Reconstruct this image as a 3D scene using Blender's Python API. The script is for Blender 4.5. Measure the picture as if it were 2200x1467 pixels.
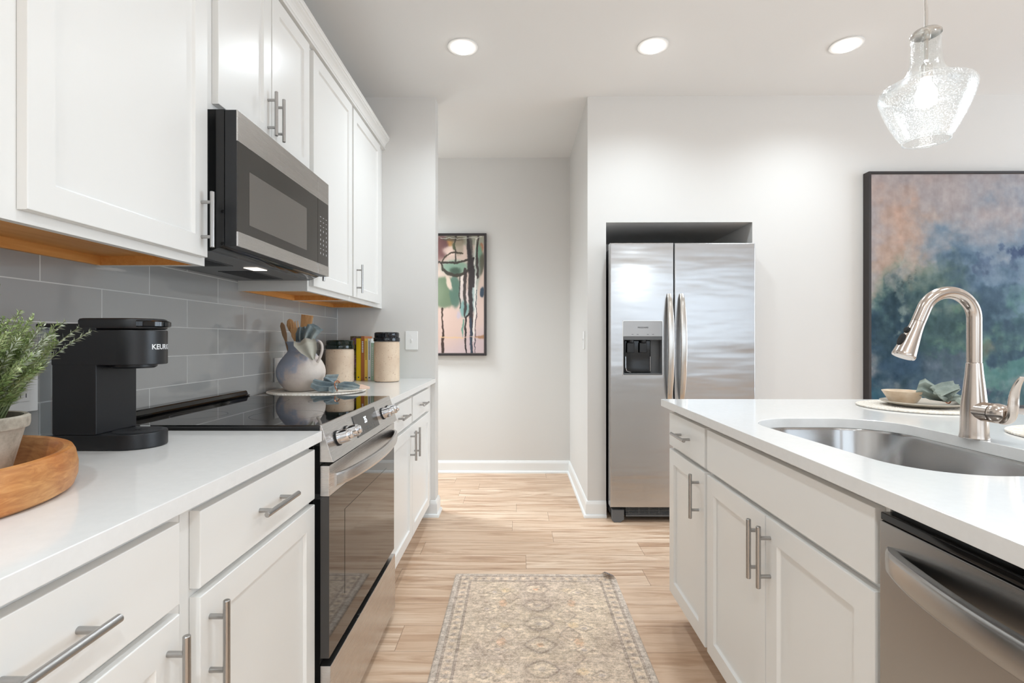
import bpy, bmesh, math, random
import numpy as np
from mathutils import Vector, Matrix
random.seed(7)
S = bpy.context.scene
for o in list(bpy.data.objects):
    bpy.data.objects.remove(o)
COL = S.collection
R = math.radians

# ------------------------------------------------------------------ camera
cd = bpy.data.cameras.new('camera'); cam = bpy.data.objects.new('camera', cd); COL.objects.link(cam)
cd.sensor_width = 36.0; cd.lens = 1097.0/2200*36; cd.shift_y = -1.5/2200; cd.clip_start = 0.02
cam.location = (0, 0, 1.162); cam.rotation_euler = (R(90), 0, math.atan(10/1097.0))
S.camera = cam
# ------------------------------------------------------------------ world, lights, exposure
S.view_settings.view_transform = 'Standard'; S.view_settings.look = 'None'
S.view_settings.gamma = 1.0; S.view_settings.use_curve_mapping = False
S.view_settings.exposure = 0.85
W = bpy.data.worlds.new('world'); S.world = W; W.use_nodes = True
bg = W.node_tree.nodes['Background']; bg.inputs[0].default_value = (.86, .93, 1, 1); bg.inputs[1].default_value = .5

def area(name, loc, rot, sx, sy, power, col=(1, 1, 1), spread=180):
    l = bpy.data.lights.new(name, 'AREA'); l.shape = 'RECTANGLE'; l.size = sx; l.size_y = sy
    l.energy = power; l.color = col; l.spread = R(spread)
    o = bpy.data.objects.new(name, l); COL.objects.link(o); o.location = loc; o.rotation_euler = rot
    return o
# daylight through the windows behind the camera and an added right-hand window that evens the light
area('daylight_rear_left', (.35, -4.62, 1.8), (R(90), 0, 0), 2.5, 1.65, 15, (.74, .87, 1))
area('daylight_rear_right', (3.75, -4.62, 1.8), (R(90), 0, 0), 3.5, 1.65, 18, (.74, .87, 1))
area('daylight_fill_right', (6.12, 1.4, 1.5), (R(90), 0, R(90)), 3.2, 2.1, 82, (.74, .87, 1))
CAN_POWER = 5.2
CAN_COL = (.81, .92, 1)
CAN_CONE = 150
def can_or_fill_spot(x, y, z=2.748, k=1.0):
    l = bpy.data.lights.new('can_or_fill_lamp', 'SPOT'); l.energy = CAN_POWER*4*k; l.color = CAN_COL; l.spot_size = R(CAN_CONE); l.spot_blend = 1.0; l.shadow_soft_size = .055
    o = bpy.data.objects.new('can_or_fill_lamp', l); COL.objects.link(o); o.location = (x, y, z); return o
# the hall's own lamp, round the corner, then unseen fill spots added without fixtures
can_or_fill_spot(-1.45, 3.98, z=2.46, k=6.6).data.shadow_soft_size = .25
for cx_ in (-.3, .75, 1.8):
    for cy_ in (.9, -1.0, -2.9):
        can_or_fill_spot(cx_, cy_, k={-.3: .45, .75: .65, 1.8: .65}[cx_] if cy_ > 0 else 2.8)
for cx_ in (3.4, 4.8):  # more unseen fill spots added further right
    for cy_ in (2.4, .4, -1.6): can_or_fill_spot(cx_, cy_, k=.2)

# ------------------------------------------------------------------ helpers
def lin(c):
    c = np.asarray(c, float)/255.0
    return np.where(c <= .04045, c/12.92, ((c+.055)/1.055)**2.4)
def rgb(r, g, b): return tuple(lin((r, g, b)))+(1.0,)

class MB:
    def __init__(s): s.v = []; s.f = []; s.m = []; s.cur = 0
    def add(s, verts, faces):
        n = len(s.v); s.v.extend([tuple(p) for p in verts])
        for f in faces: s.f.append([i+n for i in f]); s.m.append(s.cur)
        return s
    def bm(s, b):
        b.verts.index_update()
        s.add([v.co[:] for v in b.verts], [[v.index for v in f.verts] for f in b.faces]); b.free()
        return s
    def box(s, x0, x1, y0, y1, z0, z1, bev=0, seg=2):
        b = bmesh.new()
        vs = [b.verts.new((x, y, z)) for x in (min(x0, x1), max(x0, x1)) for y in (min(y0, y1), max(y0, y1)) for z in (min(z0, z1), max(z0, z1))]
        for q in ((0, 1, 3, 2), (4, 6, 7, 5), (0, 4, 5, 1), (2, 3, 7, 6), (0, 2, 6, 4), (1, 5, 7, 3)): b.faces.new([vs[i] for i in q])
        if bev: bmesh.ops.bevel(b, geom=b.edges[:], offset=bev, segments=seg, affect='EDGES', profile=.5)
        return s.bm(b)
    def loft(s, secs, cap=True, closed=True):
        n = len(secs[0]); vs = [p for q in secs for p in q]; fs = []
        for i in range(len(secs)-1):
            for j in range(n if closed else n-1):
                k = (j+1) % n
                fs.append((i*n+j, i*n+k, (i+1)*n+k, (i+1)*n+j))
        if cap: fs.append(tuple(range(n))[::-1]); fs.append(tuple((len(secs)-1)*n+j for j in range(n)))
        return s.add(vs, fs)
    def tube(s, pts, r, n=14, cap=True, flat=1.0, up=None):
        pts = [Vector(p) for p in pts]; m = len(pts)
        rr = r if isinstance(r, (list, tuple)) else [r]*m
        secs = []; u = None
        for i, p in enumerate(pts):
            t = (pts[min(i+1, m-1)]-pts[max(i-1, 0)]).normalized()
            if u is None:
                a = Vector(up) if up else (Vector((0, 0, 1)) if abs(t.z) < .9 else Vector((1, 0, 0)))
                u = (a-t*a.dot(t)).normalized()
            else: u = (u-t*u.dot(t)).normalized()
            w = t.cross(u)
            secs.append([p+u*(math.cos(2*math.pi*k/n)*rr[i]*flat)+w*(math.sin(2*math.pi*k/n)*rr[i]) for k in range(n)])
        return s.loft(secs, cap)
    def lathe(s, prof, cx, cy, n=40, cap=False):
        secs = [[(cx+r*math.cos(2*math.pi*k/n), cy+r*math.sin(2*math.pi*k/n), z) for k in range(n)] for r, z in prof]
        return s.loft(secs, cap)
    def prism(s, poly, axis, a0, a1, bev=0):
        def p3(p, a): return (a, p[0], p[1]) if axis == 'x' else ((p[0], a, p[1]) if axis == 'y' else (p[0], p[1], a))
        b = bmesh.new(); lo = [b.verts.new(p3(p, a0)) for p in poly]; hi = [b.verts.new(p3(p, a1)) for p in poly]
        n = len(poly); caps = [b.faces.new(lo[::-1]), b.faces.new(hi)]
        for i in range(n): b.faces.new((lo[i], lo[(i+1) % n], hi[(i+1) % n], hi[i]))
        bmesh.ops.recalc_face_normals(b, faces=b.faces[:])
        if bev:
            es = set(e for f in caps for e in f.edges)
            bmesh.ops.bevel(b, geom=list(es), offset=bev, segments=2, affect='EDGES', profile=.5)
        return s.bm(b)

MESHN = {}
def root_of(p):
    while p.parent: p = p.parent
    return p
def link(name, mb, mats, parent=None, loc=None, sharp=32, recalc=True, kind=None, wnorm=True):
    me = bpy.data.meshes.new(name)
    org = Vector(loc) if loc is not None else (Vector(root_of(parent).location) if parent else Vector((0, 0, 0)))
    me.from_pydata([tuple(Vector(v)-org) for v in mb.v], [], mb.f)
    for m in (mats if isinstance(mats, (list, tuple)) else [mats]): me.materials.append(m)
    me.polygons.foreach_set('material_index', mb.m)
    if recalc:
        b = bmesh.new(); b.from_mesh(me); bmesh.ops.recalc_face_normals(b, faces=b.faces[:]); b.to_mesh(me); b.free()
    me.polygons.foreach_set('use_smooth', [True]*len(me.polygons))
    me.set_sharp_from_angle(angle=R(sharp))
    o = bpy.data.objects.new(name, me); COL.objects.link(o)
    if wnorm:
        wn = o.modifiers.new('weighted_normal', 'WEIGHTED_NORMAL'); wn.keep_sharp = True; wn.weight = 100
    if parent: o.parent = parent
    else: o.location = org
    if kind: o['kind'] = kind
    return o
def tag(o, label, cat, group=None):
    o['label'] = label; o['category'] = cat
    if group: o['group'] = group
    return o
def thing(name, label, cat, loc, group=None):
    o = bpy.data.objects.new(name, None); COL.objects.link(o); o.location = loc; o.empty_display_size = .05
    return tag(o, label, cat, group)
def struct(name, mb, mats, parent=None):
    o = link(name, mb, mats, parent)
    if not parent: o['kind'] = 'structure'
    return o
def copy_tree(o, parent=None):
    c = o.copy(); COL.objects.link(c)
    if parent: c.parent = parent
    for ch in list(o.children): copy_tree(ch, c)
    return c
def text_geo(txt, size, bold=0.0):
    cu = bpy.data.curves.new('txt', 'FONT'); cu.body = txt; cu.size = size; cu.align_x = 'CENTER'; cu.align_y = 'CENTER'
    cu.offset = bold; cu.resolution_u = 3
    o = bpy.data.objects.new('txt', cu); COL.objects.link(o)
    me = bpy.data.meshes.new_from_object(o)
    v = [tuple(x.co) for x in me.vertices]; f = [list(p.vertices) for p in me.polygons]
    bpy.data.objects.remove(o); bpy.data.curves.remove(cu); bpy.data.meshes.remove(me)
    return v, f
def curve_slab(name_outer, holes, z0, z1, bev):
    cu = bpy.data.curves.new('slab', 'CURVE'); cu.dimensions = '2D'; cu.fill_mode = 'BOTH'
    for poly in [name_outer]+holes:
        sp = cu.splines.new('POLY'); sp.points.add(len(poly)-1); sp.use_cyclic_u = True
        for i, p in enumerate(poly): sp.points[i].co = (p[0], p[1], 0, 1)
    cu.extrude = (z1-z0)/2-bev; cu.bevel_depth = bev; cu.bevel_resolution = 1; cu.offset = -bev
    o = bpy.data.objects.new('slab', cu); COL.objects.link(o)
    me = bpy.data.meshes.new_from_object(o)
    mb = MB(); zc = (z0+z1)/2
    mb.add([(v.co.x, v.co.y, v.co.z+zc) for v in me.vertices], [list(p.vertices) for p in me.polygons])
    bpy.data.objects.remove(o); bpy.data.curves.remove(cu); bpy.data.meshes.remove(me)
    return mb
def arc(cx, cy, rx, ry, a0, a1, n):
    return [(cx+rx*math.cos(R(a0+(a1-a0)*i/n)), cy+ry*math.sin(R(a0+(a1-a0)*i/n))) for i in range(n+1)]

# ------------------------------------------------------------------ materials
def mat(name, col, rough=.5, metal=0, spec=.5, **k):
    m = bpy.data.materials.new(name); m.use_nodes = True
    b = m.node_tree.nodes['Principled BSDF']
    b.inputs['Base Color'].default_value = col; b.inputs['Roughness'].default_value = rough
    b.inputs['Metallic'].default_value = metal; b.inputs['Specular IOR Level'].default_value = spec
    for kk, v in k.items(): b.inputs[kk.replace('_', ' ')].default_value = v
    return m
class NT:
    def __init__(s, m): s.t = m.node_tree; s.b = s.t.nodes.get('Principled BSDF')
    def n(s, typ, ins=None, **props):
        nd = s.t.nodes.new(typ)
        for k, v in props.items(): setattr(nd, k, v)
        for k, v in (ins or {}).items():
            if hasattr(v, 'links') or hasattr(v, 'is_output'): s.t.links.new(v, nd.inputs[k])
            else: nd.inputs[k].default_value = v
        return nd
    def l(s, a, b): s.t.links.new(a, b)
    def math(s, op, a, b=0.0, c=0.0):
        return s.n('ShaderNodeMath', {0: a, 1: b, 2: c}, operation=op).outputs[0]
    def pos(s): return s.n('ShaderNodeNewGeometry').outputs['Position']
    def obj(s): return s.n('ShaderNodeTexCoord').outputs['Object']
    def mapv(s, v, scale=(1, 1, 1), loc=(0, 0, 0), rot=(0, 0, 0)):
        return s.n('ShaderNodeMapping', {'Vector': v, 'Scale': scale, 'Location': loc, 'Rotation': rot}).outputs[0]
    def noise(s, v, scale=5, detail=3, rough=.5, dist=0):
        return s.n('ShaderNodeTexNoise', {'Vector': v, 'Scale': scale, 'Detail': detail, 'Roughness': rough, 'Distortion': dist}).outputs['Fac']
    def ramp(s, f, stops):
        r = s.n('ShaderNodeValToRGB', {'Fac': f}); e = r.color_ramp.elements
        e[0].position, e[0].color = stops[0]; e[1].position, e[1].color = stops[-1]
        for p, c in stops[1:-1]:
            q = e.new(p); q.color = c
        return r.outputs['Color']
    def mix(s, f, a, b, mode='MIX'):
        nd = s.n('ShaderNodeMix', data_type='RGBA', blend_type=mode)
        for k, v in (('Factor', f), ('A', a), ('B', b)):
            sock = [i for i in nd.inputs if i.name == k and (k == 'Factor' and i.type == 'VALUE' or i.type == 'RGBA')][0]
            if hasattr(v, 'is_output'): s.l(v, sock)
            else: sock.default_value = v
        return [q for q in nd.outputs if q.type == 'RGBA'][0]
    def bump(s, h, strength=.3, dist=.01):
        nb = s.n('ShaderNodeBump', {'Height': h, 'Strength': strength, 'Distance': dist}); s.l(nb.outputs[0], s.b.inputs['Normal'])
        return nb

M = {}
M['wall'] = mat('wall_paint', rgb(221, 218, 214), .85, spec=.2)
t = NT(M['wall']); t.bump(t.noise(t.pos(), 260, 2), .06, .002)
M['ceil'] = mat('ceiling_paint', rgb(236, 235, 233), .9, spec=.1)
M['trim'] = mat('trim_white', rgb(240, 240, 238), .35)
M['cab'] = mat('cabinet_white', rgb(236, 234, 230), .3, spec=.5)
M['maple'] = mat('maple_ply', rgb(214, 138, 58), .5)
t = NT(M['maple']); f = t.noise(t.mapv(t.pos(), (30, 2.2, 30)), 2.4, 5, .6, .4)
t.l(t.ramp(f, [(.25, rgb(218, 148, 72)), (.75, rgb(238, 178, 104))]), t.b.inputs['Base Color'])

M['quartz'] = mat('quartz_white', rgb(238, 236, 233), .1, spec=.3)
t = NT(M['quartz']); f = t.noise(t.pos(), 55, 5, .6)
t.l(t.ramp(f, [(.3, rgb(229, 227, 224)), (.7, rgb(233, 231, 228))]), t.b.inputs['Base Color'])

def steel(name, col, rough, sc, aniso=0.0, wave=0.0):
    m = mat(name, col, rough, 1.0); t = NT(m)
    f = t.noise(t.mapv(t.pos(), sc), 6, 4, .6)
    t.l(t.math('MULTIPLY_ADD', f, .05, rough-.025), t.b.inputs['Roughness'])
    t.l(t.mix(t.math('MULTIPLY', f, .05), col, tuple(c*.82 for c in col[:3])+(1,)), t.b.inputs['Base Color'])
    if wave:
        w = t.noise(t.mapv(t.pos(), (1.1, 1, 5.5)), 1.7, 2, .45)
        t.bump(t.math('MULTIPLY', w, wave), .6, 1.0)
    return m
M['steel_x'] = steel('steel_brushed_across', (.62, .60, .585, 1), .27, (1, 1, 260))      # grain runs level on a front
M['steel_dw'] = steel('steel_dishwasher', (.42, .41, .40, 1), .26, (1, 1, 260))
M['steel_f'] = steel('steel_fridge', (.53, .53, .535, 1), .24, (1, 1, 160), wave=.007)
M['steel_v'] = steel('steel_brushed_round', (.60, .58, .56, 1), .26, (60, 60, 1))
M['nickel'] = steel('brushed_nickel', (.64, .615, .58, 1), .24, (40, 40, 4))
M['faucet'] = steel('brushed_nickel_warm', (.56, .49, .435, 1), .2, (30, 30, 3))
M['handle'] = mat('pull_steel', (.42, .41, .40, 1), .27, 1.0)
M['chrome'] = mat('polished_chrome', (.66, .66, .67, 1), .13, 1)
M['sink'] = steel('steel_sink', (.46, .455, .45, 1), .17, (40, 40, 2))
M['blackgloss'] = mat('black_gloss', rgb(14, 14, 15), .08)
M['blackglass'] = mat('black_glass', rgb(9, 9, 10), .025, spec=.8)
M['ovenglass'] = mat('oven_glass', rgb(26, 24, 24), .035, spec=1.0)
M['ovenwin'] = mat('oven_window', rgb(48, 44, 42), .05, spec=1.0)
M['blackplastic'] = mat('black_plastic', rgb(24, 25, 28), .38)
M['blacksatin'] = mat('black_satin', rgb(30, 31, 34), .5)
M['mwglass'] = mat('microwave_dark_glass', rgb(50, 47, 44), .12, spec=.8)
M['mwmesh'] = mat('microwave_window_mesh', rgb(104, 99, 94), .18, spec=.7)
M['darkgrey'] = mat('dark_grey_metal', rgb(74, 75, 78), .45, .6)
M['greyplastic'] = mat('grey_plastic', rgb(96, 97, 98), .45)
M['lightgrey'] = mat('pale_grey_plastic', rgb(178, 179, 181), .35)
M['plate'] = mat('switch_white', rgb(243, 242, 240), .3)
M['white_ink'] = mat('white_print', rgb(225, 225, 225), .5)
M['dark_ink'] = mat('dark_print', rgb(60, 60, 62), .5)
M['rubber'] = mat('black_rubber', rgb(18, 18, 18), .7)
def emis(name, col, st):
    m = bpy.data.materials.new(name); m.use_nodes = True; nt = m.node_tree; nt.nodes.clear()
    e = nt.nodes.new('ShaderNodeEmission'); e.inputs[0].default_value = col; e.inputs[1].default_value = st
    o = nt.nodes.new('ShaderNodeOutputMaterial'); nt.links.new(e.outputs[0], o.inputs[0]); return m
M['lamp'] = emis('lamp_lens', (1, .97, .93, 1), 9)
M['bulb'] = emis('bulb_glow', (1, .97, .93, 1), 5)
M['hoodlamp'] = emis('hood_lamp', (1, .9, .8, 1), .9)
M['digits'] = emis('display_digits', (.85, .93, 1, 1), 1.6)

# backsplash tile: running bond, 0.38 x 0.1008 m, light grout
m = mat('grey_subway_tile', rgb(140, 141, 141), .07, spec=.55); M['tile'] = m; t = NT(m)
sx = t.n('ShaderNodeSeparateXYZ', {0: t.pos()})
cv = t.n('ShaderNodeCombineXYZ', {0: t.math('SUBTRACT', sx.outputs[1], 1.264-.38*4), 1: t.math('SUBTRACT', sx.outputs[2], 1.2095-.1008*6), 2: 0.0}).outputs[0]
br = t.n('ShaderNodeTexBrick', {'Vector': cv, 'Color1': rgb(159, 157, 154), 'Color2': rgb(166, 164, 161), 'Mortar': rgb(208, 206, 202), 'Scale': 1.0,
     'Mortar Size': .0016, 'Mortar Smooth': .1, 'Bias': 0.0, 'Brick Width': .38, 'Row Height': .1008}, offset=.5, offset_frequency=2)
t.l(br.outputs['Color'], t.b.inputs['Base Color'])
t.l(t.math('MULTIPLY_ADD', br.outputs['Fac'], .5, .06), t.b.inputs['Roughness'])
t.bump(t.math('ADD', t.math('MULTIPLY', br.outputs['Fac'], -.0012), t.math('MULTIPLY', t.noise(t.pos(), 9, 2), .0012)), .6, 1.0)

# plank floor: boards run left-right
m = mat('oak_plank', rgb(200, 172, 142), .36, spec=.4); M['floor'] = m; t = NT(m)
sx = t.n('ShaderNodeSeparateXYZ', {0: t.pos()}); px, py = sx.outputs[0], sx.outputs[1]
row = t.math('FLOOR', t.math('DIVIDE', py, .1733))
h = t.n('ShaderNodeTexWhiteNoise', {'W': row}, noise_dimensions='1D').outputs['Value']
u = t.math('DIVIDE', t.math('ADD', px, t.math('MULTIPLY', h, 1.22)), 1.22)
cell = t.math('FLOOR', u)
pid = t.n('ShaderNodeTexWhiteNoise', {'Vector': t.n('ShaderNodeCombineXYZ', {0: cell, 1: row, 2: 0.0}).outputs[0]}, noise_dimensions='3D')
pv = pid.outputs['Value']
gv = t.n('ShaderNodeCombineXYZ', {0: t.math('ADD', px, t.math('MULTIPLY', pv, 37.0)), 1: t.math('ADD', py, t.math('MULTIPLY', pv, 11.0)), 2: 0.0}).outputs[0]
g1 = t.noise(t.mapv(gv, (.75, 8.5, 1)), 2.4, 6, .60, 1.1)
g2 = t.noise(t.mapv(gv, (2.0, 90, 1)), 2.2, 3, .6, .3)
c = t.ramp(g1, [(.26, rgb(152, 116, 90)), (.41, rgb(190, 156, 128)), (.52, rgb(217, 188, 161)), (.64, rgb(230, 205, 180)), (.80, rgb(241, 224, 203))])
c = t.mix(t.math('MULTIPLY', t.math('GREATER_THAN', g2, .56), .22), c, rgb(184, 154, 130))
c = t.mix(.55, c, t.ramp(pv, [(0, rgb(196, 160, 132)), (.5, rgb(212, 184, 155)), (1, rgb(203, 172, 138))]), 'MULTIPLY') if False else c
c = t.mix(t.math('MULTIPLY', pv, .5), c, rgb(198, 162, 132))
fy = t.math('FRACT', t.math('DIVIDE', py, .1733)); fu = t.math('FRACT', u)
gap = t.math('MAXIMUM', t.math('LESS_THAN', fy, .013), t.math('LESS_THAN', fu, .0022))
c = t.mix(t.math('MULTIPLY', gap, .55), c, rgb(110, 82, 60))
t.l(c, t.b.inputs['Base Color'])
t.bump(t.math('ADD', t.math('MULTIPLY', gap, -.0006), t.math('MULTIPLY', g2, .0002)), .5, 1.0)

def attr_mat(name, rough, back=None, bumpscale=None):
    m = mat(name, (1, 1, 1, 1), rough, spec=.25); t = NT(m)
    a = t.n('ShaderNodeVertexColor', layer_name='Col').outputs['Color']
    if back:
        a = t.mix(t.n('ShaderNodeNewGeometry').outputs['Backfacing'], a, back)
    t.l(a, t.b.inputs['Base Color'])
    if bumpscale: t.bump(t.noise(t.pos(), bumpscale, 2), .25, .003)
    return m
# ------------------------------------------------------------------ image-free painting on vertex grids
RNG = np.random.default_rng(11)
def vnoise(h, w, cy, cx, octv=4, gain=.5):
    out = np.zeros((h, w)); amp = 1; tot = 0
    for o in range(octv):
        g = RNG.random((int(cy)+3, int(cx)+3))
        y = np.linspace(0, cy, h)[:, None]; x = np.linspace(0, cx, w)[None, :]
        yi = np.floor(y).astype(int); xi = np.floor(x).astype(int); fy = y-yi; fx = x-xi
        fy = fy*fy*(3-2*fy); fx = fx*fx*(3-2*fx)
        out += amp*((g[yi, xi]*(1-fx)+g[yi, xi+1]*fx)*(1-fy)+(g[yi+1, xi]*(1-fx)+g[yi+1, xi+1]*fx)*fy)
        tot += amp; amp *= gain; cy *= 2; cx *= 2
    return out/tot
def grid_mesh(mb_pts, h, w, img, name, material, parent=None, loc=None):
    me = bpy.data.meshes.new(name)
    pts = np.asarray(mb_pts, float).reshape(-1, 3)
    org = np.array(loc if loc is not None else (root_of(parent).location if parent else (0, 0, 0)))
    idx = np.arange(h*w).reshape(h, w)
    f = np.stack([idx[:-1, :-1], idx[:-1, 1:], idx[1:, 1:], idx[1:, :-1]], -1).reshape(-1, 4)
    me.from_pydata((pts-org).tolist(), [], f.tolist())
    ca = me.color_attributes.new('Col', 'FLOAT_COLOR', 'POINT')
    c4 = np.ones((h*w, 4)); c4[:, :3] = lin(np.clip(img, 0, 255)).reshape(-1, 3)
    ca.data.foreach_set('color', c4.ravel().astype(np.float32))
    me.materials.append(material); me.polygons.foreach_set('use_smooth', [True]*len(me.polygons))
    o = bpy.data.objects.new(name, me); COL.objects.link(o)
    if parent: o.parent = parent
    else: o.location = tuple(org)
    return o

# ================================================================== SETTING
CZ = 2.775; YW = 3.375; XL = -1.198; YH = 4.50
mb = MB(); mb.box(-3.1, 6.2, -4.7, 4.7, -.05, 0); struct('floor', mb, M['floor'])
# ceiling with round openings for the recessed cans
CANS = [(-.296, 2.80), (.745, 2.80), (1.797, 2.80)]
holes = [arc(x, y, .062, .062, 360, 0, 36)[:-1] for x, y in CANS]
cs = curve_slab([(-3.1, -4.7), (6.2, -4.7), (6.2, 4.7), (-3.1, 4.7)], holes, CZ, CZ+.012, .0005)
cs.box(-3.1, 6.2, -4.7, 4.7, CZ+.13, CZ+.16)
struct('ceiling', cs, M['ceil'])
mb = MB(); mb.box(XL-.12, XL, -4.7, YW, 0, CZ); struct('wall_left', mb, M['wall'])
mb = MB(); mb.box(-3.1, -.538, YW, YW+.117, 0, CZ); struct('wall_end', mb, M['wall'])
mb = MB(); mb.box(-3.1, .468, YH, YH+.1, 0, CZ); struct('wall_hall', mb, M['wall'])
mb = MB(); mb.box(-3.2, -3.1, YW, YH+.1, 0, CZ); struct('wall_hall_left', mb, M['wall'])
mb = MB()
mb.box(.468, .59, YW, YH+.1, 0, CZ)
mb.box(.59, 1.551, YW, 4.24, 1.943, CZ)
mb.box(1.551, 6.2, YW, 4.24, 0, CZ)
mb.box(.59, 1.551, 4.14, 4.24, 0, 1.943)
struct('wall_back', mb, M['wall'])
def wall_with_holes(axis, pos, th, a0, a1, holes):
    mb = MB(); cur = a0
    def bx(p, q, z0, z1):
        if axis == 'y': mb.box(p, q, pos-th, pos, z0, z1)
        else: mb.box(pos, pos+th, p, q, z0, z1)
    for (h0, h1, z0, z1) in holes:
        bx(cur, h0, 0, CZ); bx(h0, h1, 0, z0); bx(h0, h1, z1, CZ); cur = h1
    bx(cur, a1, 0, CZ); return mb
struct('wall_rear', wall_with_holes('y', -4.5, .12, XL, 6.2, [(-.9, 1.6, .98, 2.63), (2.0, 5.5, .98, 2.63)]), M['wall'])
struct('wall_right', wall_with_holes('x', 6.0, .12, -4.5, YW, [(-.2, 3.0, .45, 2.55)]), M['wall'])
glass_w = bpy.data.materials.new('window_glass'); glass_w.use_nodes = True; nt = glass_w.node_tree; nt.nodes.clear()
tr = nt.nodes.new('ShaderNodeBsdfTransparent'); gl = nt.nodes.new('ShaderNodeBsdfGlossy'); gl.inputs['Roughness'].default_value = .02
mx = nt.nodes.new('ShaderNodeMixShader'); mx.inputs[0].default_value = .06; oo = nt.nodes.new('ShaderNodeOutputMaterial')
nt.links.new(tr.outputs[0], mx.inputs[1]); nt.links.new(gl.outputs[0], mx.inputs[2]); nt.links.new(mx.outputs[0], oo.inputs[0])
def window(name, axis, pos, a0, a1, z0, z1, nm):
    fr = MB(); w = .05
    def bx(m_, p, q, y0, y1, za, zb):
        if axis == 'y': m_.box(p, q, y0, y1, za, zb)
        else: m_.box(-y1, -y0, p, q, za, zb)
    d0, d1 = (pos-.08, pos-.03)
    bx(fr, a0, a0+w, d0, d1, z0, z1); bx(fr, a1-w, a1, d0, d1, z0, z1)
    bx(fr, a0+w, a1-w, d0, d1, z0, z0+w); bx(fr, a0+w, a1-w, d0, d1, z1-w, z1)
    for i in range(1, nm):
        c = a0+(a1-a0)*i/nm; bx(fr, c-.02, c+.02, d0, d1, z0+w, z1-w)
    o = struct(name, fr, M['trim'])
    p = MB(); bx(p, a0+w, a1-w, pos-.058, pos-.052, z0+w, z1-w); struct('pane', p, glass_w, o)
window('window_1', 'y', -4.5, -.9, 1.6, .98, 2.63, 3)
window('window_2', 'y', -4.5, 2.0, 5.5, .98, 2.63, 4)
window('window_added', 'x', -6.0, -.2, 3.0, .45, 2.55, 3)  # unseen window, added to light the left side evenly

BBP = [(0, 0), (.026, 0), (.026, .010), (.022, .018), (.014, .021), (.014, .082), (.010, .092), (.006, .105), (0, .107)]
def baseboard(name, path):
    # path walked so that the room lies on its left
    P = [Vector((p[0], p[1])) for p in path]; secs = []
    for i, p in enumerate(P):
        d0 = (P[i]-P[i-1]).normalized() if i else (P[1]-P[0]).normalized()
        d1 = (P[i+1]-P[i]).normalized() if i < len(P)-1 else d0
        n0 = Vector((-d0.y, d0.x)); n1 = Vector((-d1.y, d1.x)); b = (n0+n1); b = b/max(.3, b.dot(n0))
        secs.append([(p.x+b.x*o, p.y+b.y*o, z) for o, z in BBP])
    mb = MB(); mb.loft(secs); struct(name, mb, M['trim'])
baseboard('baseboard_hall', [(.59, YW), (.468, YW), (.468, YH), (-3.1, YH)][::1])
baseboard('baseboard_end', [(-3.1, YW+.117), (-.538, YW+.117), (-.538, YW), (-.64, YW)][::1])
baseboard('baseboard_back', [(6.0, YW), (1.551, YW)])
# backsplash
mb = MB(); mb.box(XL, XL+.008, .30, YW-.004, .915, 1.44); struct('wall_backsplash', mb, M['tile'])
mb = MB(); mb.box(XL, XL+.0105, YW-.004, YW-.0005, .915, 1.374); struct('trim_1', mb, M['trim'])
XT = XL+.008

# ================================================================== CABINETS
def rect_ring(x, y0, y1, z0, z1, i): return [(x, y0+i, z0+i), (x, y1-i, z0+i), (x, y1-i, z1-i), (x, y0+i, z1-i)]
def panel_front(d, xb, xf, y0, y1, z0, z1, stile=None):
    mb = MB(); e = .0028
    secs = [rect_ring(xb, y0, y1, z0, z1, 0), rect_ring(xf-d*e, y0, y1, z0, z1, 0), rect_ring(xf-d*.0008, y0, y1, z0, z1, e*.35), rect_ring(xf, y0, y1, z0, z1, e)]
    if stile:
        secs += [rect_ring(xf, y0, y1, z0, z1, stile), rect_ring(xf-d*.002, y0, y1, z0, z1, stile+.0015), rect_ring(xf-d*.0075, y0, y1, z0, z1, stile+.004), rect_ring(xf-d*.0095, y0, y1, z0, z1, stile+.008)]
    mb.loft(secs); return mb
def bar_pull(d, xf, y, z, vertical, L=.155, sp=.096):
    mb = MB(); xb = xf+d*.030
    a = (0, 0, 1) if vertical else (0, 1, 0)
    def p(x, t): return (x, y+a[1]*t, z+a[2]*t)
    e = .0012
    mb.tube([p(xb, -L/2), p(xb, -L/2+e), p(xb, L/2-e), p(xb, L/2)], [.005, .006, .006, .005], 16)
    for s in (-sp/2, sp/2): mb.tube([p(xf-d*.0005, s), p(xb, s)], .0048, 12)
    return mb
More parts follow.
